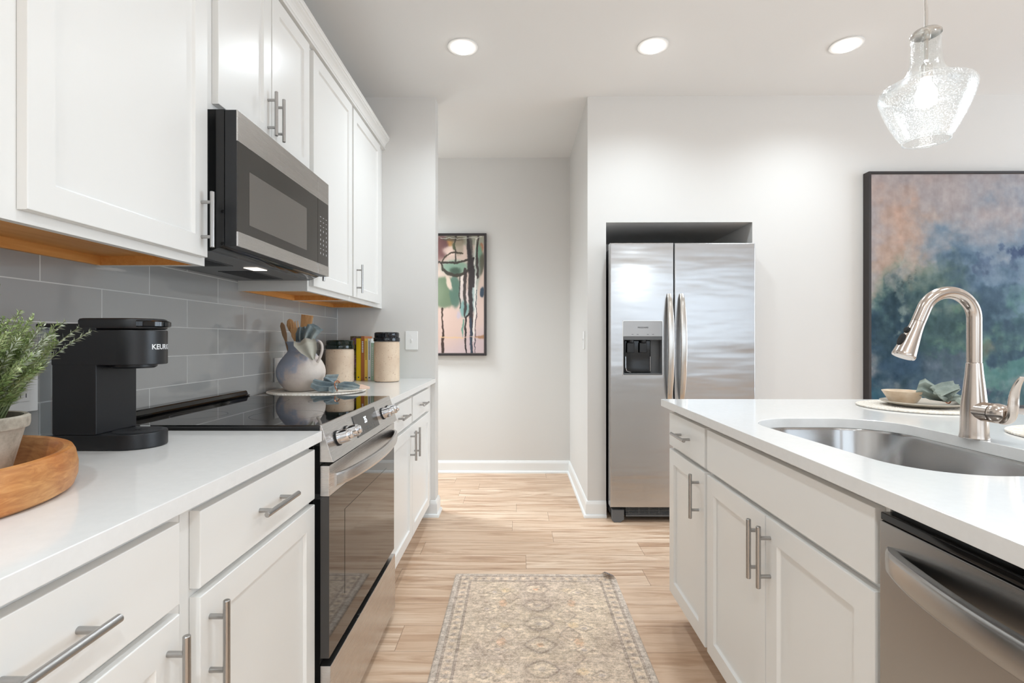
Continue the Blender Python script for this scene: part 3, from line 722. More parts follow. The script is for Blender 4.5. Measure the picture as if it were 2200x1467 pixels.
# ================================================================== PAINTINGS
M['canvas'] = attr_mat('painted_canvas', .7, bumpscale=700)
M['frame'] = mat('dark_bronze_frame', rgb(44, 38, 38), .4)
M['canvas_edge'] = mat('canvas_edge', rgb(120, 110, 106), .8)
def soft(x, e): return 1/(1+np.exp(-np.clip(x/e, -30, 30)))
class Paint:
    def __init__(s, h, w, base, ux=1.0, uy=1.0):
        s.h, s.w = h, w; s.img = np.ones((h, w, 3))*np.array(base, float)
        s.Y, s.X = np.meshgrid(np.linspace(0, uy, h), np.linspace(0, ux, w), indexing='ij')
    def warp(s, amp, f):
        a = vnoise(s.h, s.w, f, f, 5)-.5; b = vnoise(s.h, s.w, f, f, 5)-.5
        s.X = s.X+amp*a; s.Y = s.Y+amp*b
    def put(s, m, c): m = np.clip(m, 0, 1)[..., None]; s.img = s.img*(1-m)+np.array(c, float)*m
    def ell(s, cx, cy, rx, ry, c, e=.3, a=1.0, rot=0, grain=0.0):
        ca, sa = math.cos(R(rot)), math.sin(R(rot)); dx = s.X-cx; dy = s.Y-cy
        d = np.sqrt(((dx*ca+dy*sa)/rx)**2+((-dx*sa+dy*ca)/ry)**2)
        m = a*soft(1-d, e*.5)
        if grain: m = m*np.clip(.75+2.6*(vnoise(s.h, s.w, grain, grain, 5)-.5), 0, 1.15)
        s.put(m, c)
    def line(s, pts, wd, c, e=.25, a=1.0):
        best = np.full((s.h, s.w), 1e9)
        ws = wd if isinstance(wd, (list, tuple)) else [wd]*len(pts)
        for i in range(len(pts)-1):
            ax, ay = pts[i]; bx, by = pts[i+1]; L2 = (bx-ax)**2+(by-ay)**2
            q = np.clip(((s.X-ax)*(bx-ax)+(s.Y-ay)*(by-ay))/max(L2, 1e-9), 0, 1)
            d = np.hypot(s.X-ax-q*(bx-ax), s.Y-ay-q*(by-ay))/(ws[i]+(ws[i+1]-ws[i])*q)
            best = np.minimum(best, d)
        s.put(a*soft(1-best, e*.5), c)
def picture(name, label, x0, x1, z0, z1, yw, img, fw, depth, group=None):
    r = thing(name, label, 'painting', ((x0+x1)/2, yw, z0))
    f = MB(); yf = yw-depth
    for a, b, c, d in ((x0, x0+fw, z0, z1), (x1-fw, x1, z0, z1), (x0+fw, x1-fw, z0, z0+fw), (x0+fw, x1-fw, z1-fw, z1)): f.box(a, b, yf, yw-.002, c, d, .0012)
    link('frame', f, M['frame'], r)
    g = .006; h, w = img.shape[:2]
    X, Z = np.meshgrid(np.linspace(x0+fw+g, x1-fw-g, w), np.linspace(z1-fw-g, z0+fw+g, h))
    Yv = np.full_like(X, yf+.006)
    grid_mesh(np.stack([X, Yv, Z], -1), h, w, img, 'canvas', M['canvas'], r)
    b = MB(); b.box(x0+fw+.001, x1-fw-.001, yf+.0075, yw-.003, z0+fw+.001, z1-fw-.001); link('backing', b, M['canvas_edge'], r)
    return r
# large misty abstract behind the faucet; u,v in 0..1
def mist(h):
    p = Paint(h, h, (160, 152, 152)); p.warp(.30, 4); p.warp(.22, 11); p.warp(.10, 34)
    B = lambda cx, cy, rx, ry, c, a=.8, e=.3, rot=0, g=12: p.ell(cx, cy, rx*1.12, ry*1.12, c, .26, a, rot, g)
    # upper sky: warm grey, mauve, peach
    B(.15, .05, .35, .16, (166, 149, 145)); B(.55, .06, .5, .14, (162, 154, 155)); B(.35, .16, .4, .12, (168, 158, 157)); B(.85, .16, .4, .16, (150, 151, 158))
    B(.06, .25, .14, .22, (170, 146, 134)); B(.17, .36, .17, .16, (172, 148, 132), .85); B(.24, .28, .17, .12, (172, 148, 134)); B(.07, .44, .12, .10, (174, 148, 134)); B(.12, .22, .10, .08, (184, 152, 136), .7)
    B(.42, .27, .16, .13, (156, 152, 154)); B(.40, .36, .14, .12, (142, 146, 152)); B(.60, .24, .20, .10, (142, 146, 154)); B(.80, .30, .3, .16, (122, 136, 152), .9)
    B(.52, .40, .20, .14, (104, 124, 142), .9); B(.66, .44, .22, .16, (118, 138, 156), .9); B(.585, .315, .05, .035, (62, 78, 108), .9, .6, -20); B(.545, .345, .04, .025, (84, 98, 122), .8); B(.90, .42, .2, .14, (96, 118, 138))
    B(.48, .46, .12, .12, (72, 96, 118), .9); B(.52, .55, .10, .12, (58, 80, 98), .9); B(.40, .44, .08, .06, (96, 116, 128), .8)
    # middle: sage and bottle green clouds over navy
    B(.10, .50, .16, .10, (120, 138, 124), .95); B(.24, .50, .18, .09, (106, 122, 112), .9); B(.36, .55, .16, .09, (88, 108, 104), .9); B(.04, .58, .08, .06, (108, 146, 132), .9)
    B(.5, .66, .6, .16, (62, 88, 92), .9, .6); B(.12, .63, .13, .13, (34, 56, 64), 1.1, .45); B(.22, .70, .18, .12, (36, 60, 70), 1.0, .5); B(.06, .74, .12, .16, (38, 64, 80), 1.0); B(.30, .62, .08, .10, (48, 76, 78), .9)
    B(.40, .60, .12, .06, (88, 116, 106), .85); B(.48, .64, .12, .05, (100, 122, 108), .85); B(.36, .68, .10, .04, (84, 116, 102), .9); B(.62, .56, .08, .10, (84, 124, 116), .95, .5, 30); B(.58, .62, .07, .06, (104, 140, 124), .9)
    B(.42, .715, .09, .03, (104, 92, 78), 1.0, .5, -8); B(.50, .695, .07, .025, (96, 100, 84), .9); B(.68, .66, .10, .10, (46, 72, 90), 1.0); B(.80, .58, .14, .12, (64, 92, 104)); B(.74, .74, .12, .05, (40, 62, 84), .9)
    # lower: slate, teal strokes
    B(.20, .84, .24, .14, (44, 70, 92), 1.0); B(.34, .80, .16, .08, (86, 100, 116), .95, .6, 12); B(.42, .86, .14, .08, (78, 94, 110), .9); B(.30, .88, .10, .06, (64, 80, 100), .9)
    B(.50, .78, .08, .10, (86, 126, 120), .9, .5, 25); B(.56, .84, .08, .08, (96, 134, 128), .85, .5, 35); B(.66, .80, .10, .05, (76, 116, 114), .9, .5, -25); B(.72, .86, .14, .05, (84, 120, 118), .85, .5, -20); B(.62, .90, .10, .05, (70, 112, 112), .9)
    B(.10, .95, .2, .08, (44, 84, 100), .95); B(.36, .95, .16, .06, (56, 84, 96), .9); B(.46, .93, .06, .05, (60, 56, 80), .9); B(.6, .98, .3, .05, (50, 86, 92), .9); B(.9, .85, .2, .2, (60, 98, 104))
    B(.145, .40, .035, .10, (164, 160, 157), .45, .7, 22, 9); B(.10, .49, .05, .035, (170, 166, 160), .45, .7, -35, 9); B(.12, .56, .035, .05, (140, 152, 144), .6, .7, 10, 9)
    B(.50, .50, .10, .09, (64, 86, 104), .9); B(.55, .57, .07, .07, (54, 76, 92), .9); B(.30, .60, .09, .05, (52, 76, 80), .85); B(.60, .69, .07, .05, (48, 72, 88), .9); B(.34, .75, .12, .05, (72, 90, 100), .85); B(.66, .50, .10, .06, (104, 128, 144), .8)
    p.line([(.13, .60), (.155, .52), (.185, .47), (.205, .42), (.21, .40)], [.0015, .0022, .0018, .0015, .001], (62, 66, 66), .5, .6); p.line([(.14, .57), (.115, .51)], .0014, (80, 84, 80), .5, .5)
    s_ = vnoise(h, h, 40, 40, 4)-.5; s2 = vnoise(h, h, 14, 70, 4)-.5
    p.img = p.img+s_[..., None]*30+s2[..., None]*12
    return p
p = mist(400)
picture('wall_painting', 'large dark-framed misty teal and peach abstract painting on the right wall', 2.274, 3.80, .727, 2.256, YW, p.img, .014, .058)
# narrow drippy abstract in the hall; units are pixels of a 895 x 1234 sheet, shown part is x>415
p = Paint(420, 300, (204, 180, 166), 895, 1234); p.warp(30, 12); p.warp(14, 40)
O = 415-105; V = -128
def E_(cx, cy, rx, ry, c, e=.25, a=.95, rot=0): p.ell(cx+O, cy+V, rx, ry, c, e*.5, a, rot)
def L_(pts, w, c, e=.3, a=.95): p.line([(x+O, y+V) for x, y in pts], w, c, e*.7, a)
E_(300, 1250, 700, 330, (194, 172, 172), .5); E_(400, 950, 300, 200, (210, 184, 172), .6); E_(150, 1050, 220, 260, (206, 176, 162), .6)
E_(340, 170, 360, 60, (150, 150, 134), .5); E_(210, 200, 50, 40, (188, 138, 84), .5); E_(130, 240, 60, 120, (104, 72, 74), .4); E_(20, 260, 120, 160, (120, 84, 80), .6)
E_(300, 190, 70, 50, (128, 112, 92), .6); E_(230, 290, 90, 50, (224, 196, 182), .5); E_(270, 460, 150, 75, (126, 152, 132), .4); E_(270, 495, 60, 40, (70, 84, 72), .5)
E_(150, 720, 160, 165, (104, 120, 94), .18); E_(265, 710, 62, 170, (88, 112, 98), .2); E_(300, 250, 60, 90, (150, 138, 120), .3, .7); E_(250, 160, 120, 26, (92, 84, 72), .3, .7); E_(560, 250, 22, 50, (160, 92, 62), .3, .7); E_(345, 700, 30, 120, (206, 190, 184), .3, .8); E_(0, 720, 150, 140, (120, 132, 106), .4); E_(200, 620, 26, 80, (214, 190, 172), .4, rot=-18)
E_(375, 890, 55, 90, (122, 156, 150), .4); E_(300, 960, 26, 40, (190, 176, 184), .6); E_(530, 320, 44, 110, (118, 150, 128), .4); E_(555, 430, 34, 130, (90, 88, 74), .4, rot=12); E_(570, 720, 26, 60, (56, 70, 84), .3)
E_(480, 500, 60, 200, (146, 160, 152), .5, .7); E_(430, 280, 30, 150, (84, 78, 74), .4); E_(475, 760, 34, 160, (170, 184, 180), .4); E_(345, 590, 28, 60, (216, 200, 190), .4); E_(410, 760, 26, 70, (216, 196, 190), .4)
L_([(120, 420), (150, 350), (220, 308), (340, 312)], 9, (74, 66, 54)); L_([(120, 420), (135, 480), (190, 525), (270, 540), (380, 515), (470, 455)], [9, 14, 18, 18, 14, 10], (64, 58, 50))
L_([(110, 412), (260, 412), (470, 370)], 11, (60, 54, 48)); L_([(268, 130), (270, 400)], 8, (66, 60, 54)); L_([(262, 220), (262, 262)], 16, (90, 92, 70))
L_([(410, 130), (425, 360), (432, 520), (436, 700), (446, 900), (450, 1362)], [10, 22, 26, 22, 22, 12], (56, 50, 50)); L_([(376, 480), (380, 900), (378, 980)], [14, 18, 6], (66, 58, 56)); L_([(318, 540), (322, 880)], [6, 8], (64, 66, 60))
L_([(430, 940), (392, 985), (378, 1080), (384, 1230), (384, 1362)], [9, 10, 10, 8, 7], (48, 40, 40)); L_([(128, 890), (124, 1000), (134, 1120), (136, 1362)], [10, 6, 10, 16], (60, 46, 40)); L_([(520, 130), (505, 440), (515, 560)], [10, 14, 14], (66, 58, 56))
L_([(492, 150), (480, 430)], 5, (214, 206, 196)); L_([(490, 560), (488, 900), (474, 1100), (466, 1240)], [12, 8, 8, 4], (222, 216, 208)); L_([(500, 700), (500, 960), (486, 1362)], 4, (60, 60, 66)); L_([(456, 380), (470, 650)], 16, (58, 52, 52))
L_([(440, 1000), (446, 1362)], 12, (58, 72, 90), .5, .7); L_([(360, 1010), (348, 1120), (352, 1190)], [8, 10, 2], (112, 146, 130)); L_([(110, 1192), (350, 1200)], 8, (214, 178, 138), .6, .8); L_([(500, 1190), (600, 1198)], [10, 22], (158, 116, 84), .5, .9); L_([(350, 1195), (510, 1195)], 4, (206, 172, 150), .6, .7)
L_([(-300, 260), (0, 420), (100, 400)], 12, (70, 62, 54)); L_([(-120, 130), (-110, 800), (-130, 1362)], 14, (64, 58, 54)); L_([(110, 150), (340, 160), (560, 140)], 4, (214, 210, 200), .5, .7)
picture('wall_painting', 'dark-framed drippy green and pink abstract painting on the hall wall', -1.02, -.264, 1.032, 2.102, YH, p.img, .017, .042)

# ================================================================== RUG
h, w = 512, 262
RX0, RX1, RY_0, RY_1 = -.304, .484, 1.02, 2.535
X = np.linspace(0, RX1-RX0, w)[None, :].repeat(h, 0); Yr = np.linspace(0, RY_1-RY_0, h)[:, None].repeat(w, 1)
n1 = vnoise(h, w, 20, 10, 5); n2 = vnoise(h, w, 130, 66, 3); n3 = vnoise(h, w, 8, 4, 4); n4 = vnoise(h, w, 260, 20, 2)
img = np.ones((h, w, 3))*np.array((216, 201, 183.))
def blend(m, c):
    global img
    m = np.clip(m, 0, 1)[..., None]; img = img*(1-m)+np.array(c, float)*m
blend(.55*soft(n1-.52, .04), (186, 170, 154)); blend(.6*soft(n3-.55, .05), (176, 164, 158))
ed = np.minimum(np.minimum(X, RX1-RX0-X), np.minimum(Yr, RY_1-RY_0-Yr))
cxr = (RX1-RX0)/2
def sym_ring(cx, cy, rx, ry, lw, c, a=.7, pw=1.0):
    d = (np.abs((X-cx)/rx)**pw+np.abs((Yr-cy)/ry)**pw)**(1/pw); blend(a*1.25*np.exp(-((d-1)/lw)**2)*(.3+1.2*n2), c)
def blob(cx, cy, rx, ry, c, a=.8, pw=2):
    d = (np.abs((X-cx)/rx)**pw+np.abs((Yr-cy)/ry)**pw)**(1/pw); blend(a*soft(1-d, .08)*np.clip(1.7*n2, 0, 1), c)
dk = (142, 128, 120); lt = (226, 212, 194); lav = (176, 166, 168); rust = (204, 160, 128); yel = (222, 196, 150)
field = ed > .085
rs = np.random.default_rng(5)
for k in range(10):                      # rows of motifs mirrored about the long axis
    cy = RY_1-RY_0-.16-.145*k
    blob(cxr, cy, .07+.03*(k % 2), .055, (172, 158, 148), .6); blob(cxr, cy, .045, .034, lt, .8, 1.2 if k % 2 else 4); sym_ring(cxr, cy, .06, .05, .09, dk, .6, 1.3); blob(cxr, cy, .014, .012, rust if k % 3 == 0 else lav, .7)
    for s_ in (-1, 1):
        ox = .19+.03*math.sin(k*1.7)
        blob(cxr+s_*ox, cy-.03, .05, .036, lt, .75); sym_ring(cxr+s_*ox, cy-.03, .034, .024, .14, dk, .55); blob(cxr+s_*ox, cy-.03, .012, .01, lav, .7)
        blob(cxr+s_*(.11+.02*(k % 2)), cy-.075, .035, .03, (196, 180, 166), .7, 1.4); sym_ring(cxr+s_*.12, cy-.075, .04, .05, .1, dk, .45, 1.1)
        if k % 2: blob(cxr+s_*.15, cy+.02, .018, .03, rust, .55)
        else: blob(cxr+s_*.14, cy-.01, .022, .02, yel, .5)
for i in range(420):                     # scattered vine flecks
    a, b = rs.random()*.36, rs.random()*(RY_1-RY_0)
    for s_ in (-1, 1):
        x = cxr+s_*a
        iy, ix = int(b/(RY_1-RY_0)*(h-1)), int(np.clip(x/(RX1-RX0), 0, 1)*(w-1)); q = 5
        sl_ = (slice(max(0, iy-q), iy+q), slice(max(0, ix-q), ix+q))
        d = np.hypot((X[sl_]-x)*(1+rs.random()), (Yr[sl_]-b)*(.6+rs.random()))
        mm = (.5*np.exp(-(d/.005)**2)*field[sl_])[..., None]; img[sl_] = img[sl_]*(1-mm)+np.array(dk if i % 3 else lt)*mm
wear = vnoise(h, w, 14, 8, 4); blend(.5*soft(wear-.54, .03)*field, (214, 200, 184)); wear2 = vnoise(h, w, 11, 6, 4); blend(.4*soft(wear2-.56, .03)*field, (182, 168, 156))
# borders
bz = (ed < .085); img[bz] = img[bz]*.35+np.array((206, 194, 180.))*.65
blend((ed < .026)*.8, (190, 182, 176))
for e0 in (.028, .034, .078, .084): blend(.75*np.exp(-((ed-e0)/.0022)**2), (130, 118, 114))
along = np.where(np.minimum(X, RX1-RX0-X) < np.minimum(Yr, RY_1-RY_0-Yr), Yr, X)
ph = (along % .042)/.042-.5
blend(.75*((ed > .036) & (ed < .076))*np.exp(-((ph/.20)**2+((ed-.056)/.010)**2)), (148, 136, 134))
blend(.6*((ed > .036) & (ed < .076))*np.exp(-(((np.abs(ph)-.4)/.10)**2+((ed-.056)/.012)**2)), (222, 200, 178))
img += ((n2-.5)*64+(n4-.5)*44+(RNG.random((h, w))-.5)*26)[..., None]; img += (n3-.5)[..., None]*np.array((26, 22, 20))
img = img*np.array((1.05, 1.01, .965))
Xw = RX0+X; Yw_ = RY_0+Yr; Zw = .0075+.0012*(vnoise(h, w, 7, 4, 3)-.5)
Zw = np.where(ed < .006, Zw-.006*(1-ed/.006), Zw)
# curled far right corner: fold the tip up and over
d = ((Xw-RX1)+(Yw_-RY_1))/math.sqrt(2); q = np.clip(d+.058, 0, None)          # distance past the fold line
rad = .011; an = q/rad
fx = np.where(an < 2.6, rad*np.sin(an), rad*math.sin(2.6)+(q-2.6*rad)*math.cos(2.6)); fz = np.where(an < 2.6, rad*(1-np.cos(an)), rad*(1-math.cos(2.6))+(q-2.6*rad)*math.sin(2.6))
Xw = np.where(q > 0, Xw+(fx-q)/math.sqrt(2), Xw); Yw_ = np.where(q > 0, Yw_+(fx-q)/math.sqrt(2), Yw_); Zw = np.where(q > 0, Zw+fz, Zw)
M['rug'] = attr_mat('worn_printed_rug', .95, back=rgb(104, 98, 98))
t = NT(M['rug']); lk = t.b.inputs['Base Color'].links[0].from_socket
f1 = t.noise(t.pos(), 170, 3, .7); f2 = t.noise(t.mapv(t.pos(), (90, 420, 1)), 1.0, 2, .6)
t.l(t.mix(t.math('MULTIPLY', t.math('GREATER_THAN', f1, .60), .34), t.mix(t.math('MULTIPLY', t.math('LESS_THAN', f1, .42), .30), t.mix(t.math('MULTIPLY', t.math('GREATER_THAN', f2, .55), .22), lk, rgb(150, 136, 126)), rgb(240, 228, 212)), rgb(128, 114, 106)), t.b.inputs['Base Color'])
t.bump(f1, .3, .003)
o = grid_mesh(np.stack([Xw, Yw_, Zw], -1), h, w, img, 'runner_rug', M['rug'], loc=(.09, 1.78, 0))
tag(o, 'faded beige and grey oriental rug on the plank floor with a curled corner', 'rug')

# ================================================================== COFFEE MAKER
CM = thing('coffee_maker', 'black single-serve coffee maker on the left countertop beside the wooden tray', 'coffee maker', (-.955, 1.2, CT))
CY = 1.2; HW = .062
def dshape(x0, cx, r, hw, n=20): return [(x0, CY-hw)]+arc(cx, CY, r, hw, -90, 90, n)+[(x0, CY+hw)]
mb = MB(); mb.prism(dshape(-1.045, -.90, .063, HW), 'z', CT+.0005, CT+.036, .003); link('base', mb, M['blackplastic'], CM)
mb = MB(); mb.lathe([(.001, CT+.0375), (.048, CT+.0375), (.05, CT+.0362), (.001, CT+.0362)], -.897, CY, 40)
mb.v = [(x, y, z) for x, y, z in mb.v]; dt = link('drip_tray', mb, M['blacksatin'], CM)
mb = MB()
for a in range(4):
    c_, s_ = math.cos(a*math.pi/4+.2), math.sin(a*math.pi/4+.2)
    mb.add([(-.897+c_*u_-s_*v_, CY+s_*u_+c_*v_, CT+.0378) for u_, v_ in ((-.022, -.0016), (.022, -.0016), (.022, .0016), (-.022, .0016))], [(0, 1, 2, 3)])
link('drain_slots', mb, M['rubber'], dt, recalc=False)
mb = MB(); mb.box(-1.0455, -.945, CY-HW+.0003, CY+HW-.0003, CT+.036, 1.201, .003)
link('column', mb, M['blackplastic'], CM)
mb = MB(); mb.prism(dshape(-1.0452, -.90, .0622, HW+.0002), 'z', 1.107, 1.1865, .002)
mb.lathe([(.046, 1.108), (.046, 1.102), (.040, 1.098), (.001, 1.098)], -.905, CY, 32)
hd = link('head', mb, M['blackplastic'], CM)
mb = MB(); mb.prism(dshape(-.985, -.90, .0625, HW+.0004), 'z', 1.1885, 1.2135, .006); lid = link('lid', mb, M['blackplastic'], CM)
mb = MB()
secs = []
for z, g in ((1.194, -.004), (1.196, 0), (1.206, 0), (1.209, -.005)):
    o_ = [(-.90+(.068+g+.006*math.cos(a)**6)*math.cos(a), CY+(HW+.004+g)*math.sin(a), z) for a in np.linspace(-.95, .95, 20)]
    i_ = [(-.90+.058*math.cos(a), CY+(HW-.008)*math.sin(a), z) for a in np.linspace(.95, -.95, 20)]
    secs.append(o_+i_)
mb.loft(secs); link('lid_handle', mb, M['blackgloss'], lid)
v, f = text_geo('KEURIG', .0165, .0004); mb = MB(); RT = .0628
mb.add([(-.90+RT*math.cos(p_[0]/RT), CY+RT*math.sin(p_[0]/RT), 1.1475+p_[1]) for p_ in v], f); link('lettering', mb, M['white_ink'], hd, recalc=False)
mclear = bpy.data.materials.new('clear_plastic'); mclear.use_nodes = True; t = NT(mclear); t.t.nodes.clear()
t.l(t.n('ShaderNodeMixShader', {0: t.math('MULTIPLY_ADD', t.n('ShaderNodeLayerWeight', {'Blend': .2}).outputs['Facing'], .5, .06), 1: t.n('ShaderNodeBsdfTransparent', {'Color': (.9, .92, .93, 1)}).outputs[0], 2: t.n('ShaderNodeBsdfGlossy', {'Roughness': .03}).outputs[0]}).outputs[0], t.n('ShaderNodeOutputMaterial').inputs[0])
mb = MB(); mb.box(-1.088, -1.048, CY-.054, CY+.054, CT+.03, 1.192, .008, 3); mb.box(-1.0855, -1.0505, CY-.0515, CY+.0515, CT+.0325, 1.190, .006, 3); rv = link('water_reservoir', mb, mclear, CM); rv['label'] = 'clear plastic water reservoir'
mb = MB(); mb.box(-1.086, -1.0475, CY-.058, CY+.058, 1.1925, 1.201, .003); link('reservoir_lid', mb, M['blackplastic'], CM)
mb = MB(); mb.box(-1.088, -1.0475, CY-.055, CY+.055, CT+.0005, CT+.0292, .003); mb.box(-1.075, -1.06, CY-.02, CY+.02, CT+.0293, CT+.034); link('reservoir_base', mb, M['blackgloss'], CM)

# ================================================================== WOODEN TRAY + PLANT
m = mat('mango_wood', rgb(186, 120, 62), .4); M['mango'] = m; t = NT(m)
g = t.noise(t.mapv(t.pos(), (9, 9, 40)), 2.6, 5, .6, .8); g2 = t.noise(t.pos(), 7, 3)
t.l(t.mix(t.ramp(g2, [(.4, (0, 0, 0, 1)), (.6, (1, 1, 1, 1))]), t.ramp(g, [(.25, rgb(150, 84, 38)), (.55, rgb(188, 118, 60)), (.8, rgb(208, 146, 84))]), t.ramp(g, [(.25, rgb(170, 108, 56)), (.6, rgb(206, 150, 92)), (.85, rgb(220, 172, 118))])), t.b.inputs['Base Color'])
TX, TY = -.950, .724
mb = MB(); mb.lathe([(.001, CT+.0008), (.232, CT+.0008), (.240, CT+.006), (.245, CT+.022), (.2455, CT+.04), (.242, CT+.060), (.238, CT+.068), (.233, CT+.070), (.226, CT+.068), (.220, CT+.058), (.214, CT+.030), (.205, CT+.016), (.19, CT+.012), (.001, CT+.012)], TX, TY, 96)
tag(link('wooden_tray', mb, M['mango'], loc=(TX, TY, CT)), 'round carved wooden tray on the left countertop holding the potted herb', 'tray')
m = mat('weathered_terracotta', rgb(176, 168, 154), .85); M['potclay'] = m; t = NT(m); g = t.noise(t.pos(), 26, 6, .65); t.l(t.ramp(g, [(.3, rgb(134, 126, 112)), (.5, rgb(176, 167, 152)), (.7, rgb(200, 190, 176))]), t.b.inputs['Base Color']); t.bump(g, .3, .004)
PTX, PTY = -.915, .832
pt = thing('potted_herb', 'feathery green herb in a weathered clay pot inside the wooden tray', 'plant', (PTX, PTY, CT+.0125))
mb = MB(); mb.lathe([(.001, CT+.013), (.055, CT+.013), (.058, CT+.016), (.078, CT+.100), (.083, CT+.101), (.0845, CT+.106), (.0845, CT+.119), (.081, CT+.122), (.076, CT+.121), (.074, CT+.098), (.001, CT+.098)], PTX, PTY, 48); link('pot', mb, M['potclay'], pt)
m = mat('soil', rgb(66, 50, 38), .95); mb = MB(); mb.lathe([(.0735, CT+.106), (.05, CT+.110), (.001, CT+.112)], PTX, PTY, 28); link('soil', mb, m, pt)
mleaf = mat('herb_leaf', rgb(104, 128, 66), .55); t = NT(mleaf); t.l(t.ramp(t.noise(t.pos(), 38, 2), [(.3, rgb(112, 136, 76)), (.52, rgb(160, 178, 116)), (.72, rgb(200, 206, 160))]), t.b.inputs['Base Color'])
mleaf2 = mat('herb_leaf_pale', rgb(176, 182, 158), .6)
mstem = mat('herb_stem', rgb(96, 108, 66), .6)
lf = MB(); st = MB(); rn = random.Random(21)
def sprig(base, tip, sag, nl, ll, mi):
    b_, t_ = Vector(base), Vector(tip); pts = []
    for i in range(9):
        q = i/8; p_ = b_.lerp(t_, q); p_.z += sag*math.sin(math.pi*q); pts.append(p_)
    st.tube(pts, [.0011*(1-.6*i/8) for i in range(9)], 5)
    for k in range(nl):
        q = .18+.82*(k+rn.random())/nl; i = min(7, int(q*8)); p_ = pts[i].lerp(pts[i+1], q*8-i); dirv = (pts[i+1]-pts[i]).normalized()
        a = rn.random()*6.28; side = dirv.orthogonal().normalized(); side.rotate(Matrix.Rotation(a, 3, dirv))
        ld_ = (side*.75+dirv*.65).normalized(); L_l = ll*(.6+.6*rn.random())*(1-.45*q); wv = ld_.cross(dirv).normalized()*(.0012)
        m_ = p_+ld_*L_l*.5; e_ = p_+ld_*L_l+Vector((0, 0, -.001)); lf.cur = mi
        lf.add([p_, m_+wv, e_, m_-wv+dirv*.0004], [(0, 1, 2, 3)])
for i in range(150):
    a = rn.random()*6.28; r0 = .05*math.sqrt(rn.random()); r1 = .02+.066*rn.random(); hh = .085+.105*rn.random()
    sprig((PTX+r0*math.cos(a), PTY+r0*math.sin(a), CT+.108), (PTX+(r0+r1)*math.cos(a+.3), PTY+(r0+r1)*math.sin(a+.3), CT+.108+hh), .012, 135, .0175, 0)
for a, r1, hh in ((.25, .115, .165), (.5, .12, .15), (-.1, .105, .14), (.05, .12, .12), (.6, .15, .165), (-.5, .11, .13), (.35, .14, .175), (.15, .13, .15), (.9, .17, .16)):
    sprig((PTX+.04*math.cos(a), PTY+.04*math.sin(a), CT+.108), (PTX+r1*math.cos(a), PTY+r1*math.sin(a), CT+.108+hh), .02, 80, .018, 1)
sprig((PTX+.02, PTY+.01, CT+.108), (PTX+.035, PTY+.03, CT+.345), .0, 26, .015, 0)
fo = link('foliage', lf, [mleaf, mleaf2], pt, recalc=False); link('stems', st, mstem, pt)

# ================================================================== RANGE-SIDE GROUP
m = mat('woven_white', rgb(228, 218, 204), .85); M['woven'] = m; t = NT(m)
sx = t.n('ShaderNodeSeparateXYZ', {0: t.obj()}); ang = t.math('ARCTAN2', sx.outputs[1], sx.outputs[0]); rad_ = t.math('SQRT', t.math('ADD', t.math('MULTIPLY', sx.outputs[0], sx.outputs[0]), t.math('MULTIPLY', sx.outputs[1], sx.outputs[1])))
rr_ = t.math('MULTIPLY', rad_, 1/.0085); wv_ = t.math('SINE', t.math('ADD', t.math('MULTIPLY', ang, 90.0), t.math('MULTIPLY', t.math('FLOOR', rr_), 2.1)))
t.bump(t.math('MULTIPLY', wv_, .0012), .8, 1.0)
ns_ = t.noise(t.obj(), 60, 3); t.l(t.mix(t.math('MULTIPLY', t.math('MULTIPLY_ADD', wv_, .5, .5), .22), t.ramp(ns_, [(.35, rgb(230, 220, 206)), (.65, rgb(246, 240, 231))]), rgb(196, 176, 150)), t.b.inputs['Base Color'])
def woven_mat(x, y, r, z, th, lift=0.0):
    mb = MB(); pr = [(.001, z+.0006), (r-.004, z+.0006+lift*.6), (r, z+.002+lift)]
    n_ = int(r/.0085)
    for k in range(n_, 0, -1):
        for q in (0, .25, .5, .75):
            rr = (k-q)*.0085*r/(n_*.0085); pr.append((rr, z+th+lift*(rr/r)**6+.0014*math.sin(math.pi*q)))
    pr.append((.001, z+th)); mb.lathe(pr, x, y, 96); return mb
PLX, PLY = -.962, 2.462
tag(link('woven_placemat', woven_mat(PLX, PLY, .226, CT, .006, .004), M['woven'], loc=(PLX, PLY, CT)), 'round cream woven placemat beyond the cooktop, under the pitcher', 'placemat')
m = mat('stone_glaze', rgb(206, 196, 190), .55); M['pitcher'] = m; t = NT(m)
sx = t.n('ShaderNodeSeparateXYZ', {0: t.obj()}); nz = t.noise(t.obj(), 14, 4, .6)
k_ = t.math('ADD', t.math('MULTIPLY', sx.outputs[2], 3.0), t.math('ADD', t.math('MULTIPLY', sx.outputs[0], -3.4), t.math('MULTIPLY_ADD', nz, 1.2, -.54)))
c_ = t.ramp(k_, [(.12, rgb(214, 202, 192)), (.36, rgb(204, 190, 184)), (.52, rgb(164, 168, 182)), (.8, rgb(150, 158, 174))])
c_ = t.mix(t.ramp(t.noise(t.obj(), 340, 2), [(.6, (0, 0, 0, 1)), (.72, (.35, .35, .35, 1))]), c_, rgb(150, 134, 122)); t.l(c_, t.b.inputs['Base Color'])
ZP = CT+.0082; PIX, PIY = -1.043, 2.462
pi_ = thing('pitcher', 'round-bellied blue-grey stoneware pitcher holding wooden utensils', 'pitcher', (PIX, PIY, ZP))
pp = smooth_prof([(.062, ZP), (.07, ZP+.004), (.088, ZP+.025), (.105, ZP+.055), (.112, ZP+.085), (.108, ZP+.115), (.093, ZP+.145), (.073, ZP+.172), (.060, ZP+.19), (.059, ZP+.21), (.064, ZP+.228), (.069, ZP+.236)], 4)
mb = MB(); full = [(.001, ZP+.0)]+pp+[(.066, ZP+.236)]+[(r-.006, z) for r, z in pp[::-1] if z > ZP+.012]+[(.001, ZP+.012)]
mb.lathe(full, PIX, PIY, 64); link('body', mb, M['pitcher'], pi_)
